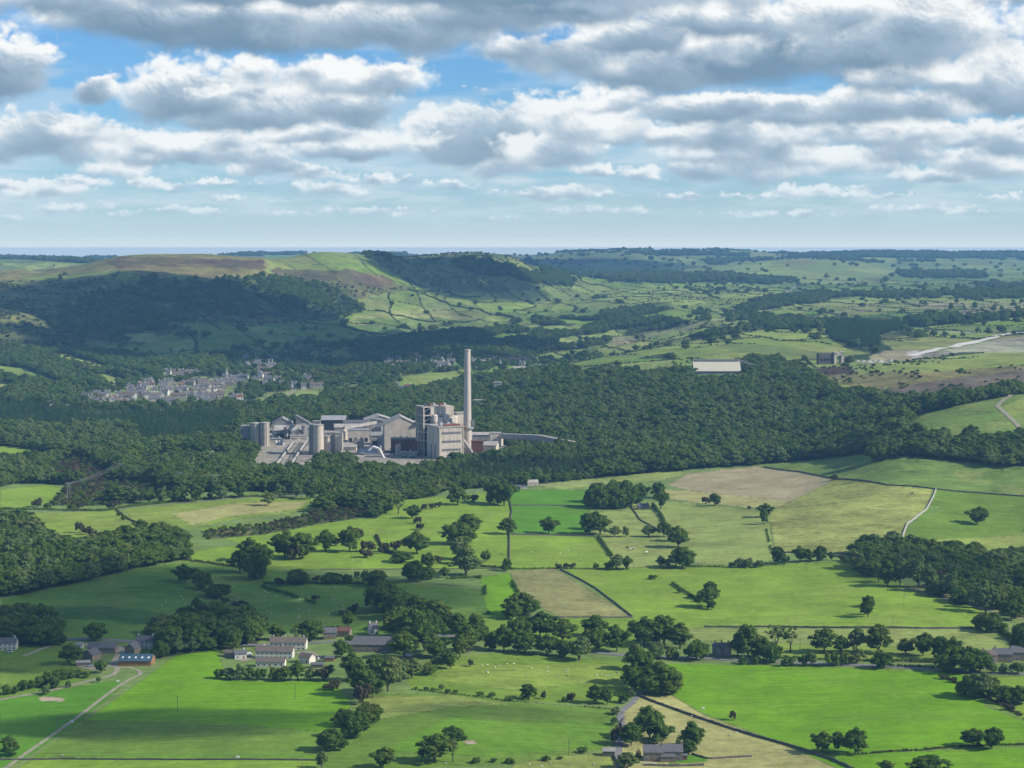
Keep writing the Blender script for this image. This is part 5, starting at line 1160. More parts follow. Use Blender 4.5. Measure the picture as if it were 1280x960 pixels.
# twin gabled roadside house
p = at(903, 821); root = tag(empty('house', p + Vector((0, 5, 0))), 'dark stone roadside house with twin front gables', 'house')
b = MB(); b.gable_walls(12, 9, 5.4, 8.6); b.build('wall', MT['sandstone'], root); b = MB(); b.gable_roof(12, 9, 5.4, 8.6); ro = b.build('roof', MT['slate'], root)
for s in (-3.1, 3.1):
    b = MB(); b.face([(s - 2.2, -5.6, -1), (s + 2.2, -5.6, -1), (s + 2.2, -5.6, 5.6), (s, -5.6, 9), (s - 2.2, -5.6, 5.6)]); b.box(s - 2.2, s - 2.15, -5.6, -4.4, -1, 5.6); b.box(s + 2.15, s + 2.2, -5.6, -4.4, -1, 5.6); g = b.build('gable', MT['sandstone'], root)
    for sg in (-1, 1):
        b = MB(); b.hull8([(s, -5.9, 9.1), (s + sg * 2.6, -5.9, 5.2), (s + sg * 2.6, 0, 5.2), (s, 0, 9.1), (s, -5.9, 9.3), (s + sg * 2.6, -5.9, 5.4), (s + sg * 2.6, 0, 5.4), (s, 0, 9.3)]); b.build('gable_roof', MT['slate'], root)
    for z in (1.2, 4.0):
        b = MB(); b.box(s - .7, s + .7, -5.68, -5.6, z, z + 1.4); f = b.build('window', MT['white'], root); b = MB(); b.box(s - .58, s + .58, -5.72, -5.66, z + .12, z + 1.28); b.build('pane', MT['glass'], f)
for s in (-4.5, 0, 4.5):
    b = MB(); b.box(s - .5, s + .5, .2, 1.2, 8, 10.4); b.build('chimney', MT['sandstone'], ro)
house(1237, 829, 9, 8, 5.2, 8, 10, 'sandstone cottage with white end left of the roadside pair', 'sandstone', 'brownslate', chim=((-.4, 0),), win=3, ext=(-1, 5, 3, 2.6, 'slate'))
house(1255, 828, 12, 9, 5.4, 8.6, -4, 'big sandstone roadside house with three windows at right', 'sandstone', 'slate', chim=((-.42, 0), (.42, 0)), win=4)
house(1276, 826, 12, 9, 5.6, 9, -4, 'dark stone house cut by the right edge', 'sandstone', 'slate', chim=((.3, 0),), win=4)
house(1229, 836, 4, 3, 2.2, 3, 0, 'white garage corner by the roadside cottages', 'render', 'slate', 'garage', 'garage', (), 0, 0, False)
house(665, 607, 13, 9, 3.6, 6.2, 15, 'pale-roofed shed of the small farm under the conifers', 'palestone', 'dust_roof', 'barn', 'barn', (), 2, 1)
house(646, 612, 10, 8, 3, 4.8, -15, 'dark shed of the small farm under the conifers', 'wood', 'slate', 'shed', 'shed', (), 0, 0, False)
house(655, 611, 7, 5, 2.4, 3.4, 5, 'white shed between the small farm sheds', 'render', 'slate', 'shed', 'shed', (), 0, 0, False)
house(804, 637, 12, 7, 3.6, 6.2, 4, 'stone cottage by the copse with slate roof', 'sandstone', 'slate', chim=((-.4, 0), (.4, 0)), win=3, rows=1)
house(1177, 726, 13, 8, 4.6, 8.2, -5, 'red-brown roofed house hidden in the trees right', 'sandstone', 'redtile', chim=((.4, 0),), win=3)
house(783, 587, 9, 7, 4.6, 7.4, 20, 'left stone cottage at the foot of the wooded hill', 'sandstone', 'slate', win=3)
house(828, 582, 12, 7, 4.6, 7.4, -10, 'right stone cottage at the foot of the wooded hill', 'sandstone', 'slate', win=3)
house(122, 486, 12, 9, 5, 8, 5, 'lone grey house on the left hill foot', 'sandstone', 'slate', win=2)
house(65, 508, 12, 9, 6, 9, 30, 'tiny white-gabled house in the left valley', 'render', 'slate', win=2)
house(370, 440, 16, 10, 8, 13, 50, 'white gabled house in the cloud shade', 'render', 'slate', win=2)
house(360, 443, 14, 10, 6, 9, -20, 'white house left of the white gabled house in shade', 'render', 'slate', win=2)

# big pale-roofed store above the quarry wood
p = at(897, 468); root = tag(empty('store_shed', p + Vector((0, 28, 0))), 'huge store with cream roof above the quarry wood', 'storage shed')
w = 82; b = MB(); b.gable_walls(w, 52, 6, 22); b.build('wall', MT['cladding'], root)
b = MB(); b.gable_roof(w, 52, 6, 22, 1.2, .6); b.build('roof', plain('cream roof sheeting', (.50, .47, .37), .06, .05), root)
b = MB(); b.box(-w / 2 + 2, w / 2 - 1, -3, 3, 22.8, 25.5); b.build('ridge_vent', MT['cladding'], root)
b = MB(); b.beam((w / 2 - 1, 0, 24), (w / 2 + 34, -4, 12), 3, 3); b.beam((w / 2 + 20, -2, 17), (w / 2 + 20, -2, -3), 1.2); b.build('conveyor', MT['dust_roof'], root)
# derelict stone crusher
p = at(1043, 455); root = tag(empty('crusher_house', p + Vector((0, 8, 0)), .1), 'roofless dark concrete crusher building beside the quarry', 'derelict building')
b = MB(); b.box(-30, -4, -8, 10, -2, 20); b.build('wall', MT['stone'], root)
b = MB(); b.box(-2, 3, -10, 8, -2, 22); b.box(12, 16, -10, 8, -2, 23); b.box(-2, 16, -10, 8, 16, 21); b.build('portal', MT['concrete'], root)
b = MB(); b.box(17, 30, -6, 8, -2, 12); b.build('bunker', MT['stone'], root)
for i in range(4):
    b = MB(); b.box(-27 + i * 6, -23.5 + i * 6, -8.4, -8, 5, 11); b.build('opening', MT['dark'], root)
for i in range(7):
    q = at(1072 + i * 7, 452 + (i % 3)); h_ = 3 + (i * 37 % 5)
    b = MB(); b.lathe(0, 0, [(5 + h_, -1), (3.2, h_ * .6), (.4, h_)], 9); tag(b.build('rubble_heap', MT['palestone'], None, q), f'pale rubble heap by the crusher building, {ordinal(i + 1)} from left', 'rubble heap', 'rubble heaps by the quarry')
# concrete towers in the wood behind the chimney
p = at(622, 493); root = tag(empty('hoist_tower', p), 'small concrete tower in the wood right of the chimney', 'tower')
b = MB(); b.box(-7, 7, 0, 14, -3, 21); b.build('wall', MT['concrete'], root); b = MB(); b.box(-8, 8, -1, 15, 21.1, 22.2); b.build('roof', MT['dust_roof'], root); b = MB(); b.box(7, 22, 4, 9, 15, 18.5); b.build('gantry', MT['cladding'], root)
p = at(600, 511); root = tag(empty('engine_house', p), 'flat-roofed grey building in the wood right of the chimney', 'building')
b = MB(); b.box(-10, 10, 0, 14, -3, 14); b.build('wall', MT['cladding'], root); b = MB(); b.box(-11, 11, -1, 15, 14.1, 15.3); b.build('roof', MT['dust_roof'], root); b = MB(); b.box(1, 4, -.3, 0, 1, 11); b.build('door', MT['concrete'], root)

# ================================================================ the cement works
# chimney
Y = 2620.0; X = xt(584.5, Y); H = zt(438, Y)
root = tag(empty('chimney_stack', (X, Y, -1)), 'tall tapering pale concrete chimney of the cement works', 'chimney')
b = MB(); b.lathe(0, 0, [(6.4, 0), (5.9, H * .22), (5.2, H * .45), (4.5, H * .72), (3.9, H)], 36); b.build('shaft', plain('pale chimney concrete', (.56, .49, .42), .12, .06, streak=True), root)
b = MB(); b.lathe(0, 0, [(4.1, H + .05), (4.3, H + .3), (4.3, H + 2.2), (3.3, H + 2.3)], 36); b.build('rim', MT['concrete'], root)
hz_ = zt(535, Y); b = MB(); b.lathe(0, 0, [(5.9, hz_), (8.2, hz_ + .1), (8.2, hz_ + 2.6), (5.9, hz_ + 2.7)], 36); b.build('gallery', MT['steel'], root)
b = MB(); b.box(5, 9, -4, -1, hz_ + 3, hz_ + 12); b.build('sampling_cabin', MT['cladding'], root)
b = MB(); b.beam((5.8, -2.5, 0), (4.2, -2, H), .5); b.build('ladder', MT['steel'], root)

# kiln mill building, turned so that two sides show
A = math.radians(24); Y = 2575.0
root = tag(empty('mill_building', (xt(548.5, Y), Y, -1), A), 'tall concrete mill building with ribbon windows beside the chimney', 'industrial building')
h = zt(535, Y) + 1
b = MB(); b.box(0, 35, 0, 42, 0, h); b.build('wall', MT['concrete'], root)
b = MB(); b.box(-.8, 35.8, -.8, 42.8, h + .02, h + 1.6); b.build('parapet', MT['dust_roof'], root)
for j, zz in enumerate((.80, .54, .29)):
    b = MB(); b.box(4.5, 31, -.25, -.02, h * zz, h * zz + 3.2); f = b.build('window_band', MT['cladding'], root)
    b = MB(); b.box(5, 30.5, -.4, -.26, h * zz + .5, h * zz + 2.6)
    b.build('glazing', plain('dusty glazing', (.16, .17, .17), .4, .3, .5), f)
b = MB(); b.box(.6, 1.6, -.6, -.02, 0, h); b.box(34, 34.9, -.6, -.02, 0, h); b.build('pilaster', MT['concrete'], root)
for k in range(2):
    b = MB(); b.box(-.3, -.02, 10 + k * 14, 15 + k * 14, 1, 20); b.build('door', MT['cladding'], root)
for k in range(5):
    b = MB(); x = 6 + k * 5; b.lathe(x, 10 + (k % 2) * 8, [(2.2, h + 1.6), (2.2, h + 4.5), (.6, h + 6)], 14); b.build('roof_vent', MT['dust_roof'] if k % 2 else MT['steel'], root)
b = MB(); b.tube((8, 4, h + 3), (30, 7, h + 3), 1.6, 10); b.tube((30, 7, h + 3), (44, 14, h - 3), 1.6, 10); b.build('roof_duct', MT['rust'], root)
b = MB(); b.tube((36, 4, h * .6), (52, -4, 0), 2.2, 12); b.tube((38, 14, h * .45), (56, 6, 0), 2.0, 12); b.build('inclined_duct', MT['dust_roof'], root)

# preheater tower
Y = 2640.0; root = tag(empty('preheater_tower', (xt(543.5, Y), Y, -1), A), 'open-framed preheater tower with cyclones, tallest block of the works', 'industrial tower')
h = zt(507, Y) + 1; nx, ny = 4, 3; Wd, Dp = 42.0, 26.0
b = MB()
for i in range(nx + 1):
    for j in range(ny + 1):
        if 0 < i < nx and 0 < j < ny: continue
        x = -Wd / 2 + Wd * i / nx; y = -Dp / 2 + Dp * j / ny; b.box(x - .9, x + .9, y - .9, y + .9, 0, h)
b.build('frame', MT['concrete'], root)
for k in range(1, 7):
    z = h * k / 6 - 1.2; b = MB(); b.box(-Wd / 2 - 1.0, Wd / 2 + 1.0, -Dp / 2 - 1.0, Dp / 2 + 1.0, z, z + 1.1); b.build('floor', MT['concrete'], root)
b = MB(); b.box(-Wd / 2 + 1, Wd / 2 - 1, Dp / 2 - 2, Dp / 2 - 1, 0, h - 1.3); b.box(-Wd / 2 + 11, Wd / 2 - 1, -Dp / 2 + 6, -Dp / 2 + 7, 0, h * .5); b.build('rear_wall', MT['cladding'], root)
b = MB(); b.box(-Wd / 2 + 1.0, -Wd / 2 + 9.4, -Dp / 2 + 3, Dp / 2 - 3, 0, h - 1.3); b.build('stair_core', MT['dark'], root)
b = MB(); b.box(-Wd / 2 + 11.6, Wd / 2 + .4, -Dp / 2 - .9, -Dp / 2 - .4, h * .84, h - .1); b.build('top_cladding', MT['concrete'], root)
for k in range(4):
    x = -6 + k * 8.0; z = h * (.70 if k % 2 else .76)
    b = MB(); b.lathe(x, -Dp / 2 - 1.5, [(1.0, z - 15), (4.4, z - 3), (4.4, z + 4), (2.6, z + 6)], 18); b.build('cyclone', plain('cyclone steel', (.52, .47, .41), .15, .2), root)
    b = MB(); b.tube((x, -Dp / 2 - 1.5, z - 12), (x + (2 if k % 2 else -2), -Dp / 2 - 1, h * .34), 1.1, 10); b.build('downpipe', MT['dust_roof'], root)
for k in range(5):
    b = MB(); x = -14 + k * 7; b.lathe(x, -2 + (k % 3) * 3, [(2.4, h), (2.4, h + 2.4), (1.0, h + 3.6)], 14); b.build('roof_vent', MT['rust'] if k % 2 else MT['dust_roof'], root)
b = MB()
for (x0, x1) in ((-Wd / 2, -Wd / 2 + 10.5),):
    for k in range(10): b.beam((x0, -Dp / 2 - 1.1, h * k / 10), (x1, -Dp / 2 - 1.1, h * (k + 1) / 10 - 1), .5)
b.build('stair_flights', MT['steel'], root)
# bins right of the tower
Y = 2680.0; root = tag(empty('blending_silo_block', (xt(573, Y), Y, -1), A), 'pair of squat silos and cream block between tower and chimney', 'silo block')
h = zt(517, Y) + 1
b = MB(); b.box(-2, 16, 0, 14, 0, h); b.build('wall', MT['concrete'], root); b = MB(); b.box(-3, 17, -1, 15, h + .02, h + 1.3); b.build('roof', MT['dust_roof'], root)
for x in (-7, ):
    b = MB(); b.lathe(x, 0, [(5.2, 0), (5.2, h * .93), (4, h * .96)], 22); b.build('silo', MT['concrete'], root)

def silo(px0, px1, Y, ytop, label, mat='concrete', ribs=0, cap=True):
    r = (xt(px1, Y) - xt(px0, Y)) / 2; x = (xt(px0, Y) + xt(px1, Y)) / 2; h = zt(ytop, Y) + 1
    root = tag(empty('silo', (x, Y, -1)), label, 'silo', 'silos of the cement works')
    b = MB(); b.lathe(0, 0, [(r, 0), (r, h * .5), (r, h - .4), (r * .93, h)], 30); b.build('shell', MT[mat], root)
    for k in range(ribs):
        a = math.pi + math.pi * (k + .5) / ribs
        b = MB(); b.box(r * math.cos(a) * 1.02 - .35, r * math.cos(a) * 1.02 + .35, r * math.sin(a) * 1.02 - .35, r * math.sin(a) * 1.02 + .35, 0, h - .6); b.build('rib', MT['cladding'], root)
    if cap: b = MB(); b.lathe(0, 0, [(r + .5, h + .03), (r + .5, h + 1.1), (r * .3, h + 1.9)], 30); b.build('cap', MT['dust_roof'], root)
    return root, r, h
silo(313, 325.5, 2770, 529.5, 'ribbed grey silo, middle one by the rail yard', 'concrete', 7)
silo(325.5, 337, 2766, 529, 'ribbed grey silo, right one by the rail yard', 'concrete', 7)
def block(px0, px1, Y, ytop, depth, label, wallm='concrete', roofm='dust_roof', rot=0.0, gable=0.0, name='works_building', cat='industrial building', openings=0, ridge_y=False):
    """flat or gabled block placed by the extent its front shows"""
    x0, x1 = xt(px0, Y), xt(px1, Y); w = (x1 - x0); h = zt(ytop, Y) + 1
    root = tag(empty(name, ((x0 + x1) / 2, Y + depth / 2, -1), rot), label, cat, 'sheds and blocks of the cement works')
    if gable > 0:
        e = h - gable
        if ridge_y:      # gable end faces the viewer
            b = MB(); b.gable_walls(depth, w, e, h, 0); o = b.build('wall', MT[wallm], root); o.rotation_euler.z = math.pi / 2
            b = MB(); b.gable_roof(depth, w, e, h, .8, .5); o = b.build('roof', MT[roofm], root); o.rotation_euler.z = math.pi / 2
        else:
            b = MB(); b.gable_walls(w, depth, e, h, 0); b.build('wall', MT[wallm], root); b = MB(); b.gable_roof(w, depth, e, h, .8, .5); b.build('roof', MT[roofm], root)
    else:
        b = MB(); b.box(-w / 2, w / 2, -depth / 2, depth / 2, 0, h); b.build('wall', MT[wallm], root)
        b = MB(); b.box(-w / 2 - .5, w / 2 + .5, -depth / 2 - .5, depth / 2 + .5, h + .02, h + .9); b.build('roof', MT[roofm], root)
        if w > 12:
            for k in range(int(w // 9)):
                b = MB(); x = -w / 2 + 5 + k * 8.3; b.box(x - 1.3, x + 1.3, -1.4 + (k % 3), 1.4 + (k % 3), h + .9, h + 2.6 + (k % 2)); b.build('roof_unit', MT['steel'], root)
    for k in range(openings):
        x = -w / 2 + w * (k + .5) / openings
        b = MB(); b.box(x - w / openings * .3, x + w / openings * .3, -depth / 2 - .12, -depth / 2 - .02, 0, min(7, h * .4)); b.build('doorway', MT['dark'], root)
    return root
block(301, 312.5, 2772, 533, 14, 'flat grey slab silo left of the ribbed silos', 'cladding')
silo(391.5, 404.5, 2640, 532, 'tallest round silo with pale lit flank', 'concrete')
block(386, 392, 2642, 531, 15, 'grey lift tower on the tallest round silo', 'cladding')
block(391, 400, 2652, 527, 8, 'small cabin on top beside the tallest round silo', 'cladding')
silo(405, 414, 2665, 546, 'short round silo right of the tallest one', 'concrete')
block(413, 422, 2668, 541, 12, 'square pale bin right of the short silo', 'concrete')
block(419, 428, 2660, 542, 12, 'second square pale bin right of the short silo', 'concrete', 'cladding')
block(339, 364, 2960, 523, 40, 'gabled grey clinker shed at the back left', 'cladding', 'cladding', .1, 8, ridge_y=True, openings=1)
block(342, 376, 2880, 533, 36, 'long low shed with pale roof behind the rail yard', 'cladding', 'dust_roof', .05, 6, openings=2)
block(362, 384, 2860, 545, 20, 'low building with dark doorway by the sidings', 'concrete', 'dust_roof', .05, 0, openings=2)
block(336, 352, 2800, 549, 12, 'low loading building with white tanks near it', 'concrete', 'steel', .0, 0)
block(401, 431, 3010, 521, 40, 'dark shed with broad curved-looking roof at the back', 'dark', 'steel', .05, 5)
block(417, 448, 2900, 531, 30, 'long grey hall behind the square bins', 'cladding', 'dust_roof', .1, 4, openings=3)
block(429, 457, 2940, 526, 22, 'upper stepped hall in the middle of the works', 'cladding', 'slate', .05, 3)
block(434, 460, 2820, 538, 22, 'mid hall with pale flat roof in the works centre', 'concrete', 'steel', .1, 0, openings=4)
block(454, 490, 2960, 520, 45, 'big pale-roofed hall standing highest at the back centre', 'cladding', 'dust_roof', .15, 7, openings=1, ridge_y=True)
block(462, 484, 2780, 541, 24, 'grey hall left of the big white gabled hall', 'cladding', 'cladding', .1, 4, openings=2)
block(478, 519, 2700, 521, 48, 'big white gabled hall left of the preheater tower', 'concrete', 'dust_roof', .12, 11, openings=1, ridge_y=True)
block(488, 521, 2650, 549, 18, 'rust-stained low hall under the big white gabled hall', 'rust', 'cladding', .05, 0, openings=4)
block(428, 446, 2700, 556, 16, 'low shed among trees right of the square bins', 'concrete', 'dust_roof', -.1, 3)
block(447, 470, 2640, 562, 20, 'small angular roofed plant building in front', 'concrete', 'steel', .2, 5, openings=2)
block(470, 500, 2560, 577, 16, 'low front building near the trees', 'cladding', 'dust_roof', .05, 3, openings=3)
block(500, 521, 2600, 566, 14, 'dark pipe-laden block at the tower foot', 'cladding', 'steel', .0, 0, openings=2)
block(505, 548, 2535, 581, 12, 'long low white-roofed building at the foot of the tower', 'concrete', 'whitesteel', .12, 2)
block(590, 622, 2640, 553, 24, 'cream low hall right of the chimney', 'concrete', 'dust_roof', -.15, 4, openings=2)
block(589, 604, 2600, 552, 10, 'reddish vent house at the chimney foot', 'rust', 'rust', .0, 0)
block(590, 630, 2790, 541, 18, 'long grey hall behind the chimney', 'cladding', 'dust_roof', .05, 3, openings=4)
block(612, 626, 2760, 542, 14, 'square cream transfer tower right of the chimney', 'concrete', 'dust_roof', .1, 0)
silo(619, 629, 2770, 546, 'small round tank beside the transfer tower', 'concrete')
def gantry(pts, label, w=5, h=4.2, legs=20, mat='dust_roof'):
    root = tag(empty('conveyor_gantry', (0, 0, 0)), label, 'conveyor', 'conveyor bridges of the cement works')
    P = [Vector((xt(px, Y), Y, zt(py, Y))) for px, py, Y in pts]; root.location = (P[0].x, P[0].y, 0); O = Vector(root.location)
    for a, c in zip(P, P[1:]):
        b = MB(); b.beam(a - O, c - O, w, h); b.build('gallery', MT[mat], root)
    for a, c in zip(P, P[1:]):
        n = max(1, int((c - a).length / legs))
        for k in range(n):
            q = a.lerp(c, (k + .5) / n) - O; g = float(ground_z(q.x + O.x, q.y + O.y))
            if q.z - 3 > g:
                b = MB(); b.beam((q.x - 2, q.y, g - 1), (q.x, q.y, q.z - h / 2), .8); b.beam((q.x + 2, q.y + 1, g - 1), (q.x, q.y, q.z - h / 2), .8); b.build('trestle', MT['steel'], root)
cr = random.Random(9)
CL = []
for k in range(46):
    px = cr.uniform(340, 520); Y = cr.uniform(2600, 2950)
    if 343 < px < 386 and Y < 2830: continue
    w_, d_, h_ = cr.uniform(4, 13), cr.uniform(5, 14), cr.uniform(5, 21); CL.append((px, Y, w_, d_, h_, cr.choice(['concrete', 'cladding', 'rust', 'dust_roof', 'steel', 'concrete']), cr.random()))
for k, (px, Y, w_, d_, h_, mm, kind) in enumerate(sorted(CL)):
    root = tag(empty('process_tower' if h_ > 13 else 'plant_hut', (xt(px, Y), Y, -1), cr.uniform(-.4, .4)), f'small {"tower" if h_ > 13 else "hut"} among the works halls, {ordinal(k + 1)} from left', 'industrial building', 'small structures of the cement works')
    b = MB()
    if kind < .3: b.lathe(0, 0, [(w_ * .35, 0), (w_ * .35, h_), (w_ * .12, h_ + 2)], 16)
    elif kind < .65: b.box(-w_ / 2, w_ / 2, -d_ / 2, d_ / 2, 0, h_)
    else: b.gable_walls(w_, d_, h_ - 2, h_, 0)
    b.build('body', MT[mm], root); b = MB()
    for sx in (-1, 1):
        b.beam((sx * w_ * .5, -d_ * .5 - .4, 0), (sx * w_ * .5, -d_ * .5 - .4, h_ + 1.5), .35)
    b.beam((-w_ * .5, -d_ * .5 - .4, h_ * .5), (w_ * .5, -d_ * .5 - .4, h_ + .5), .35); b.tube((0, 0, h_ - .5), (w_ * .3 + 2, -1, h_ + 3), .5, 8); b.build('pipework', MT['steel' if k % 3 else 'rust'], root)
gantry([(628, 545, 2760), (675, 547, 2740), (717, 555, 2700)], 'long covered conveyor bridge sloping off to the right', 8, 7)
gantry([(466, 525, 2950), (505, 531, 2880), (521, 534, 2760)], 'covered conveyor running into the preheater tower', 6, 5, 26)
gantry([(430, 535, 2860), (470, 528, 2920)], 'short conveyor rising over the central halls', 4, 4)
gantry([(500, 530, 2800), (522, 529, 2700)], 'upper conveyor beside the big white gabled hall', 5, 4)
gantry([(370, 520, 2990), (388, 530, 2760)], 'dark inclined conveyor behind the tallest silo', 4, 4, 30, 'cladding')
root = tag(empty('pipework', (xt(474, 2600), 2600, -1)), 'curved white pipes among the front plant buildings', 'pipework')
b = MB(); z = zt(560, 2600)
pts = [(-14, 0, z - 2), (-8, 0, z + 3), (0, 0, z), (6, 0, z - 12), (12, 0, z - 16)]
for a, c in zip(pts, pts[1:]): b.tube(a, c, 1.5, 10)
b.build('main_pipe', MT['whitesteel'], root)
b = MB(); b.tube((-20, 6, z - 8), (26, 6, z - 8), .9, 8); b.tube((-20, 8, z - 11), (30, 8, z - 11), .7, 8); b.build('header_pipe', MT['steel'], root)
for k in range(3):
    q = (xt(345 + k * 4.2, 2790), 2790, 0); b = MB(); b.lathe(0, 0, [(1.9, -1), (1.9, 4.2), (.8, 5.2)], 16)
    tag(b.build('storage_tank', MT['whitesteel'], None, q), f'small white tank near the loading building, {ordinal(k + 1)} from left', 'tank', 'white tanks')
# sidings and wagons
ribbon('access_road', [(318, 588), (325, 572), (334, 562), (348, 555)], 13, MT['track'], 'pale service road beside the ribbed silos', 'road', lift=.3)
ribbon('railway', [(343, 588), (352, 574), (360, 563), (368, 554)], 3, MT['stone'], 'left railway siding under the wagons', 'railway', lift=.25, wob=0)
ribbon('railway', [(361, 588), (370, 574), (378, 562), (385, 553)], 3, MT['stone'], 'right railway siding under the wagons', 'railway', lift=.25, wob=0)
ribbon('railway', [(352, 588), (361, 574), (369, 562), (376, 553)], 3, MT['stone'], 'empty middle railway siding', 'railway', lift=.25, wob=0)
def wagon():
    root = empty('rail_wagon', (0, 0, 0)); root['category'] = 'rail wagon'; root['group'] = 'hopper wagons on the sidings'
    b = MB(); b.lathe(0, 0, [(1.0, -6.2), (1.35, -5.8), (1.35, 5.8), (1.0, 6.2)], 14); o = b.build('tank', MT['palestone'], root); o.rotation_euler = (math.pi / 2, 0, 0); o.location = (0, 0, 2.6)
    b = MB(); b.box(-1.3, 1.3, -6.6, 6.6, .9, 1.2); b.build('chassis', MT['steel'], root)
    for s in (-1, 1):
        b = MB(); b.box(-1.1, 1.1, s * 4.6 - 1.4, s * 4.6 + 1.4, .3, .9); b.build('bogie', MT['rubber'], root)
    return root
wg = wagon(); first = True
for nm, (pa, pb), rng_ in (('left', ((343, 586), (366, 556)), 1), ('right', ((361, 586), (383, 554)), 2)):
    a, c = at(*pa), at(*pb); n = int((c - a).length / 14); d = c - a; ang = math.atan2(d.y, d.x) - math.pi / 2
    for k in range(n):
        if k in (n // 3,): continue
        o = wg if first else copy_tree(wg); first = False
        p = a + d * ((k + .5) / n); o.location = (p.x, p.y, float(ground_z(p.x, p.y)) + .3); o.rotation_euler.z = ang
        o['label'] = f'pale tank wagon on the {nm} siding, {ordinal(k + 1)} from the near end'
# low white buildings by the green field left of the works
for k, (px, py, w, c) in enumerate(((237, 567, 8, 'render'), (252, 566, 12, 'render'), (262, 568, 9, 'palestone'), (270, 566, 14, 'render'), (280, 568, 10, 'render'), (288, 565, 10, 'palestone'), (258, 562, 12, 'render'), (276, 562, 12, 'cladding'))):
    house(px, py, w, 6, 2.8, 4.2, (k * 37) % 40 - 20, f'low pale building beside the green left of the works, {ordinal(k + 1)} of eight', c, 'dust_roof', 'building', 'chalet', (), 3, 1, False, group='low buildings left of the works')

# ================================================================ the village
def village_house(kind):
    wallm, roofm, w, d, e, r = kind
    b = MB(); b.gable_walls(w, d, e, r); b.gable_roof(w, d, e, r, mi=1)
    for s in (-.4, .4): b.box(s * w - .6, s * w + .6, -.6, .6, r - .6, r + 1.6)
    for j in range(2):
        for i in range(max(2, int(w / 3.5))):
            x = -w / 2 + w * (i + .5) / max(2, int(w / 3.5)); b.box(x - .6, x + .6, -d / 2 - .06, -d / 2 - .01, .9 + j * 2.6, 2.3 + j * 2.6, 2)
    return b.mesh('village_house', [MT[wallm], MT[roofm], MT['glass']])
VK = [('render', 'slate', 10, 8, 5.4, 8.6), ('sandstone', 'slate', 12, 8, 5.4, 8.8), ('palestone', 'slate', 16, 8, 5.4, 8.6), ('render', 'redtile', 10, 8, 5.2, 8.2), ('palestone', 'brownslate', 22, 8, 5.2, 8.4), ('render', 'slate', 8, 8, 6, 9.8)]
VN = ['white slate-roofed', 'brown stone', 'pale stone', 'white red-tiled', 'long pale terrace', 'small white gabled']
VM = [village_house(k) for k in VK]
VZ = [('the main village cluster', (160, 479, 275, 499), 60, (120, 500)), ('the left end of the village', (108, 495, 172, 507), 22, 0), ('the lower village edge', (190, 497, 300, 507), 20, 0), ('the village by the church', (280, 468, 340, 486), 20, 0), ('the shaded upper village', (300, 448, 345, 466), 14, 0),
      ('the row behind the chimney', (478, 446, 566, 462), 34, 0), ('the lane right of the chimney', (592, 450, 662, 458), 18, 0), ('the hamlet above the village', (205, 464, 245, 475), 12, 0), ('the village east end', (345, 474, 400, 488), 10, 0), ('the hamlet left of the chimney hill', (485, 484, 510, 492), 5, 0)]
vr = random.Random(21)
for (zn, (x0, y0, x1, y1), n, _) in VZ:
    L = {}
    done = []
    tries = 0
    while len(done) < n and tries < 3000:
        tries += 1
        px, py = vr.uniform(x0, x1), vr.uniform(y0, y1)
        p = at(px, py)
        if any((p.x - q.x) ** 2 + ((p.y - q.y)) ** 2 < 19 ** 2 for q in done): continue
        done.append(p); k = vr.choice([0, 0, 1, 1, 2, 2, 3, 4, 4, 5]); rot = vr.choice([8, 12, -6, 98, 75, 20]) + vr.uniform(-6, 6)
        o = mesh_obj('village_house', VM[k], loc=p); o.rotation_euler.z = math.radians(rot); o.scale = (1.25, 1.25, 1.3); L.setdefault(k, []).append((px, o))
    for k, l in L.items():
        l.sort(key=lambda t: t[0])
        for i, (_, o) in enumerate(l): tag(o, f'{VN[k]} house in {zn}, {ordinal(i + 1)} from left', 'house', 'village houses')
# church
p = at(292, 478); root = tag(empty('church', p, .2), 'stone church with tower and spire in the village', 'church')
b = MB(); b.gable_walls(24, 10, 7, 12); b.build('wall', MT['palestone'], root); b = MB(); b.gable_roof(24, 10, 7, 12); b.build('roof', MT['slate'], root)
b = MB(); b.box(-17, -11.9, -3, 3, -1, 17); b.build('tower', MT['palestone'], root); b = MB(); b.lathe(-14.5, 0, [(3.4, 17.05), (.2, 31)], 8); b.build('spire', MT['palestone'], root)

# ================================================================ poles and pylons
def pole(px, py, h, label):
    root = tag(empty('telegraph_pole', at(px, py), .3), label, 'pole', 'telegraph poles')
    b = MB(); b.tube((0, 0, -.5), (0, 0, h), .16, 8, 0, .11); b.build('shaft', MT['wood'], root)
    b = MB(); b.box(-.9, .9, -.07, .07, h - .9, h - .72); a = b.build('crossarm', MT['wood'], root)
    for s in (-.75, 0, .75):
        b = MB(); b.lathe(s, 0, [(.05, h - .72), (.06, h - .5)], 6); b.build('insulator', MT['white'], a)
for px, py, h, lb in ((222, 888, 9, 'wooden pole in the vivid green field'), (71, 915, 9, 'wooden pole beside the farm track'), (369, 874, 9, 'wooden pole right of the vivid green field'), (711, 944, 9, 'wooden pole in the foreground pasture'), (1007, 712, 10, 'pole above the bright slope'), (1116, 786, 9, 'pole at the straight dark wall'), (1130, 756, 9, 'pole beside the lone tree on the bright slope'), (1000, 815, 9, 'pole near the two bare trees'), (513, 622, 11, 'pole below the plant wood'), (534, 634, 10, 'pole in the upper pasture'), (378, 966, 8, 'pole at the bottom edge of the vivid field'), (1260, 800, 9, 'pole near the right-hand lane')):
    pole(px, py, h, lb)
pyl = []
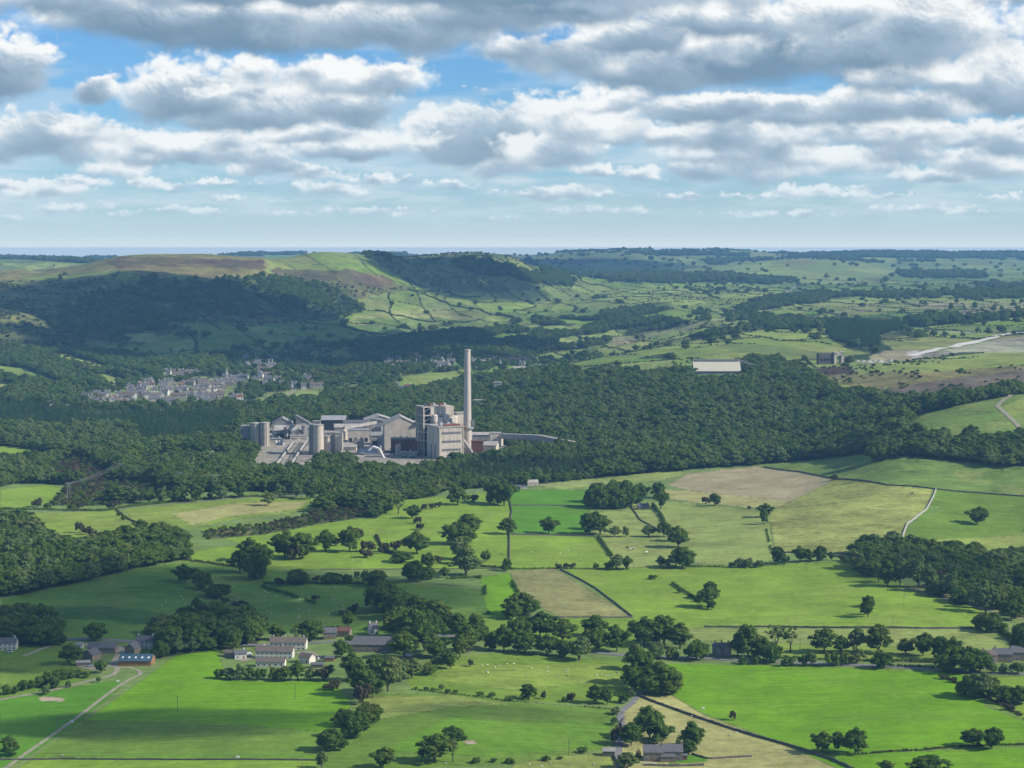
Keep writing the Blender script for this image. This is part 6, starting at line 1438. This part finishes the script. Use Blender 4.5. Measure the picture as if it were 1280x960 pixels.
for i, (px, py, h) in enumerate(((86, 626, 20), (225, 612, 20), (269, 614, 19), (150, 598, 19), (318, 600, 18))):
    p = at(px, py); pyl.append((p, h)); root = tag(empty('pylon', p, .2), f'slim twin-pole power pylon on the left, {ordinal([0, 2, 3, 1, 4][i] + 1)} from left', 'pylon', 'power line pylons')
    b = MB(); b.tube((-1.5, 0, -1), (-1.5, 0, h), .25, 8, 0, .18); b.tube((1.5, 0, -1), (1.5, 0, h), .25, 8, 0, .18)
    for k in range(3): b.beam((-1.5, 0, h * (.45 + .15 * k)), (1.5, 0, h * (.6 + .15 * k)), .15)
    b.build('poles', MT['steel'], root); b = MB(); b.box(-4.5, 4.5, -.15, .15, h - 1.2, h - .9); b.build('crossarm', MT['steel'], root)
order = [pyl[0], pyl[3], pyl[1], pyl[2], pyl[4]]
for k, s in enumerate((-4, 0, 4)):
    b = MB()
    for (a, ha), (c, hc) in zip(order, order[1:]):
        P0 = a + Vector((s, 0, ha - .8)); P1 = c + Vector((s, 0, hc - .8)); prev = P0
        for j in range(1, 9):
            t = j / 8; q = P0.lerp(P1, t) - Vector((0, 0, 12 * t * (1 - t))); b.tube(prev, q, .07, 5); prev = q
    tag(b.build('power_cable', MT['steel']), f'{["left", "middle", "right"][k]} sagging power cable between the twin-pole pylons', 'cable', 'power cables')

# ================================================================ sheep, cattle, vehicles
def blob(b, c, r, n=10, m=6, mi=0):
    V0 = len(b.v)
    for j in range(m + 1):
        t = math.pi * j / m
        for k in range(n):
            a = 2 * math.pi * k / n; b.v.append((c[0] + r[0] * math.sin(t) * math.cos(a), c[1] + r[1] * math.sin(t) * math.sin(a), c[2] + r[2] * math.cos(t)))
    for j in range(m):
        for k in range(n):
            k2 = (k + 1) % n; b.f.append((V0 + j * n + k, V0 + (j + 1) * n + k, V0 + (j + 1) * n + k2, V0 + j * n + k2)); b.m.append(mi)
def animal(L, mats, leg, neck):
    """four-legged grazing animal as one mesh, body along x"""
    b = MB(); h = leg
    blob(b, (0, 0, h + L * .22), (L * .46, L * .21, L * .25)); blob(b, (-L * .28, 0, h + L * .24), (L * .24, L * .2, L * .24)); blob(b, (L * .26, 0, h + L * .24), (L * .24, L * .18, L * .25))
    b.tube((L * .38, 0, h + L * .26), (L * .62, 0, h + neck), L * .10, 8, 0, L * .06)
    blob(b, (L * .68, 0, h + neck - L * .04), (L * .14, L * .06, L * .07), mi=1)
    for s in (-1, 1): b.tube((L * .60, s * L * .04, h + neck + L * .03), (L * .58, s * L * .12, h + neck + L * .04), L * .03, 5, 1, .01)
    for sx in (-.30, .30):
        for sy in (-.11, .11):
            b.tube((L * sx, L * sy, h + L * .1), (L * (sx + (.03 if sx < 0 else 0)), L * sy, h * .5), L * .055, 6, 1, L * .035); b.tube((L * (sx + (.03 if sx < 0 else 0)), L * sy, h * .5), (L * sx, L * sy, 0), L * .035, 6, 1, L * .03)
    b.tube((-L * .46, 0, h + L * .3), (-L * .50, 0, h * .8), L * .03, 5, 0, L * .02)
    return b.mesh('animal', mats)
SHEEP = animal(1.25, [MT['wool'], MT['skin']], .35, .05); COW = animal(2.4, [MT['hide'], MT['hide']], .75, .1); COWW = animal(2.4, [MT['wool'], MT['hide']], .75, .1)
ar = random.Random(3)
FLOCKS = [('in the shaded field below the dark trees', [(230, 730, 300, 772, 34), (195, 745, 235, 775, 6)]), ('in the shaded field beside the straight hedge', [(325, 735, 440, 775, 34)]), ('in the sunlit strip above the dark hedge', [(345, 700, 470, 722, 12)]),
          ('in the pasture below the central road trees', [(592, 828, 648, 846, 10), (652, 833, 720, 846, 9), (735, 840, 775, 848, 7)]), ('by the pale winding wall', [(1155, 632, 1185, 646, 14)]), ('in the pasture west of the hedge corner', [(645, 676, 745, 704, 16)]),
          ('in the straw field by the drystone wall', [(800, 885, 960, 950, 12)]), ('in the bottom foreground pasture', [(500, 955, 760, 959, 6)]), ('in the upper left sunlit pasture', [(480, 640, 620, 706, 10)]), ('in the distant tan slope field', [(470, 392, 530, 402, 4)])]
for where, zs in FLOCKS:
    L = []
    for (x0, y0, x1, y1, n) in zs:
        for k in range(n):
            px, py = ar.uniform(x0, x1), ar.uniform(y0, y1)
            o = mesh_obj('sheep', SHEEP, loc=at(px, py)); o.rotation_euler.z = ar.uniform(0, 6.28); s = ar.uniform(.85, 1.15); o.scale = (s, s, s); L.append((px, o))
    L.sort(key=lambda t: t[0])
    for i, (_, o) in enumerate(L): tag(o, f'white sheep grazing {where}, {ordinal(i + 1)} from left', 'sheep', 'sheep ' + where)
for k, (px, py, me, lb) in enumerate(((784, 686, COW, 'dark brown cow standing in the pale cattle pasture'), (788, 688, COWW, 'cream cow beside the dark brown cow'), (791, 687, COWW, 'cream cow furthest right of the cattle trio'), (808, 692, COWW, 'cream cow lying apart in the cattle pasture'), (1139, 828, COW, 'dark cow behind the roadside hedge'), (1140, 618, COW, 'dark cow in the mottled field'))):
    o = mesh_obj('cow', me, loc=at(px, py)); o.rotation_euler.z = k * 1.3; o.scale = (1.2,) * 3; tag(o, lb, 'cow', 'cattle in the fields')
def vehicle(px, py, rot, label, van=False, mat='white'):
    L, W = (5.2, 2.0) if van else (4.2, 1.75); root = tag(empty('van' if van else 'car', at(px, py) + Vector((0, 0, .25)), math.radians(rot)), label, 'van' if van else 'car', 'parked and moving vehicles')
    b = MB(); hb = 1.1 if not van else 1.3
    b.hull8([(-L / 2, -W / 2, .35), (L / 2, -W / 2, .35), (L / 2, W / 2, .35), (-L / 2, W / 2, .35), (-L / 2, -W / 2, hb * .9), (L / 2 - .1, -W / 2, hb * .75), (L / 2 - .1, W / 2, hb * .75), (-L / 2, W / 2, hb * .9)]); b.build('body', MT[mat], root)
    t = 2.2 if van else 1.5; x0 = -L / 2 + .1; x1 = L / 2 - (1.0 if van else 1.3)
    b = MB(); b.hull8([(x0, -W / 2 + .05, hb * .85), (x1 + .5, -W / 2 + .05, hb * .8), (x1 + .5, W / 2 - .05, hb * .8), (x0, W / 2 - .05, hb * .85), (x0 + (.05 if van else .5), -W / 2 + .2, t), (x1 - .2, -W / 2 + .2, t), (x1 - .2, W / 2 - .2, t), (x0 + (.05 if van else .5), W / 2 - .2, t)]); b.build('cabin', MT[mat if van else 'glass'], root)
    for sx in (-1, 1):
        for sy in (-1, 1):
            b = MB(); b.lathe(0, 0, [(.33, -.11), (.33, .11)], 14); o = b.build('wheel', MT['rubber'], root); o.rotation_euler = (math.pi / 2, 0, 0); o.location = (sx * L * .32, sy * (W / 2 - .06), .33)
vehicle(511, 821, 5, 'white van parked among trees east of the stone barn', True)
vehicle(860, 824, 3, 'silver car on the main road behind the lane clump', False, 'carpaint'); vehicle(300, 823, 30, 'white car on the terrace forecourt')
vehicle(311, 820, 10, 'white van at the left end of the terrace', True); vehicle(478, 816, 8, 'silver car parked in front of the long stone barn', False, 'carpaint')
vehicle(112, 833, 30, 'silver car in the farmyard', False, 'carpaint'); vehicle(12, 816, 0, 'white car by the left-hand white house'); vehicle(395, 824, -20, 'white car behind the terrace annexe'); vehicle(1262, 836, 5, 'dark-glassed white car by the right-hand houses')
for k, (px, py, lb) in enumerate(((77, 945, 'pale stone trough at the left end of the field-foot wall'), (297, 947, 'white trough at the vivid field-foot wall, right one'), (90, 903, 'white bag beside the farm track bend'), (147, 852, 'white gatepost where track meets lane'), (879, 886, 'pale block set in the drystone wall'))):
    b = MB(); b.box(-.9, .9, -.4, .4, 0, .7); b.box(-1.0, 1.0, -.5, .5, .7, .8); tag(b.build('trough' if k < 2 else ['feed_bag', 'gatepost', 'stone_block'][k - 2], MT['white'] if k else MT['palestone'], None, at(px, py)), lb, ['trough', 'trough', 'feed bag', 'gatepost', 'stone block'][k])
print("objects", len(bpy.data.objects))
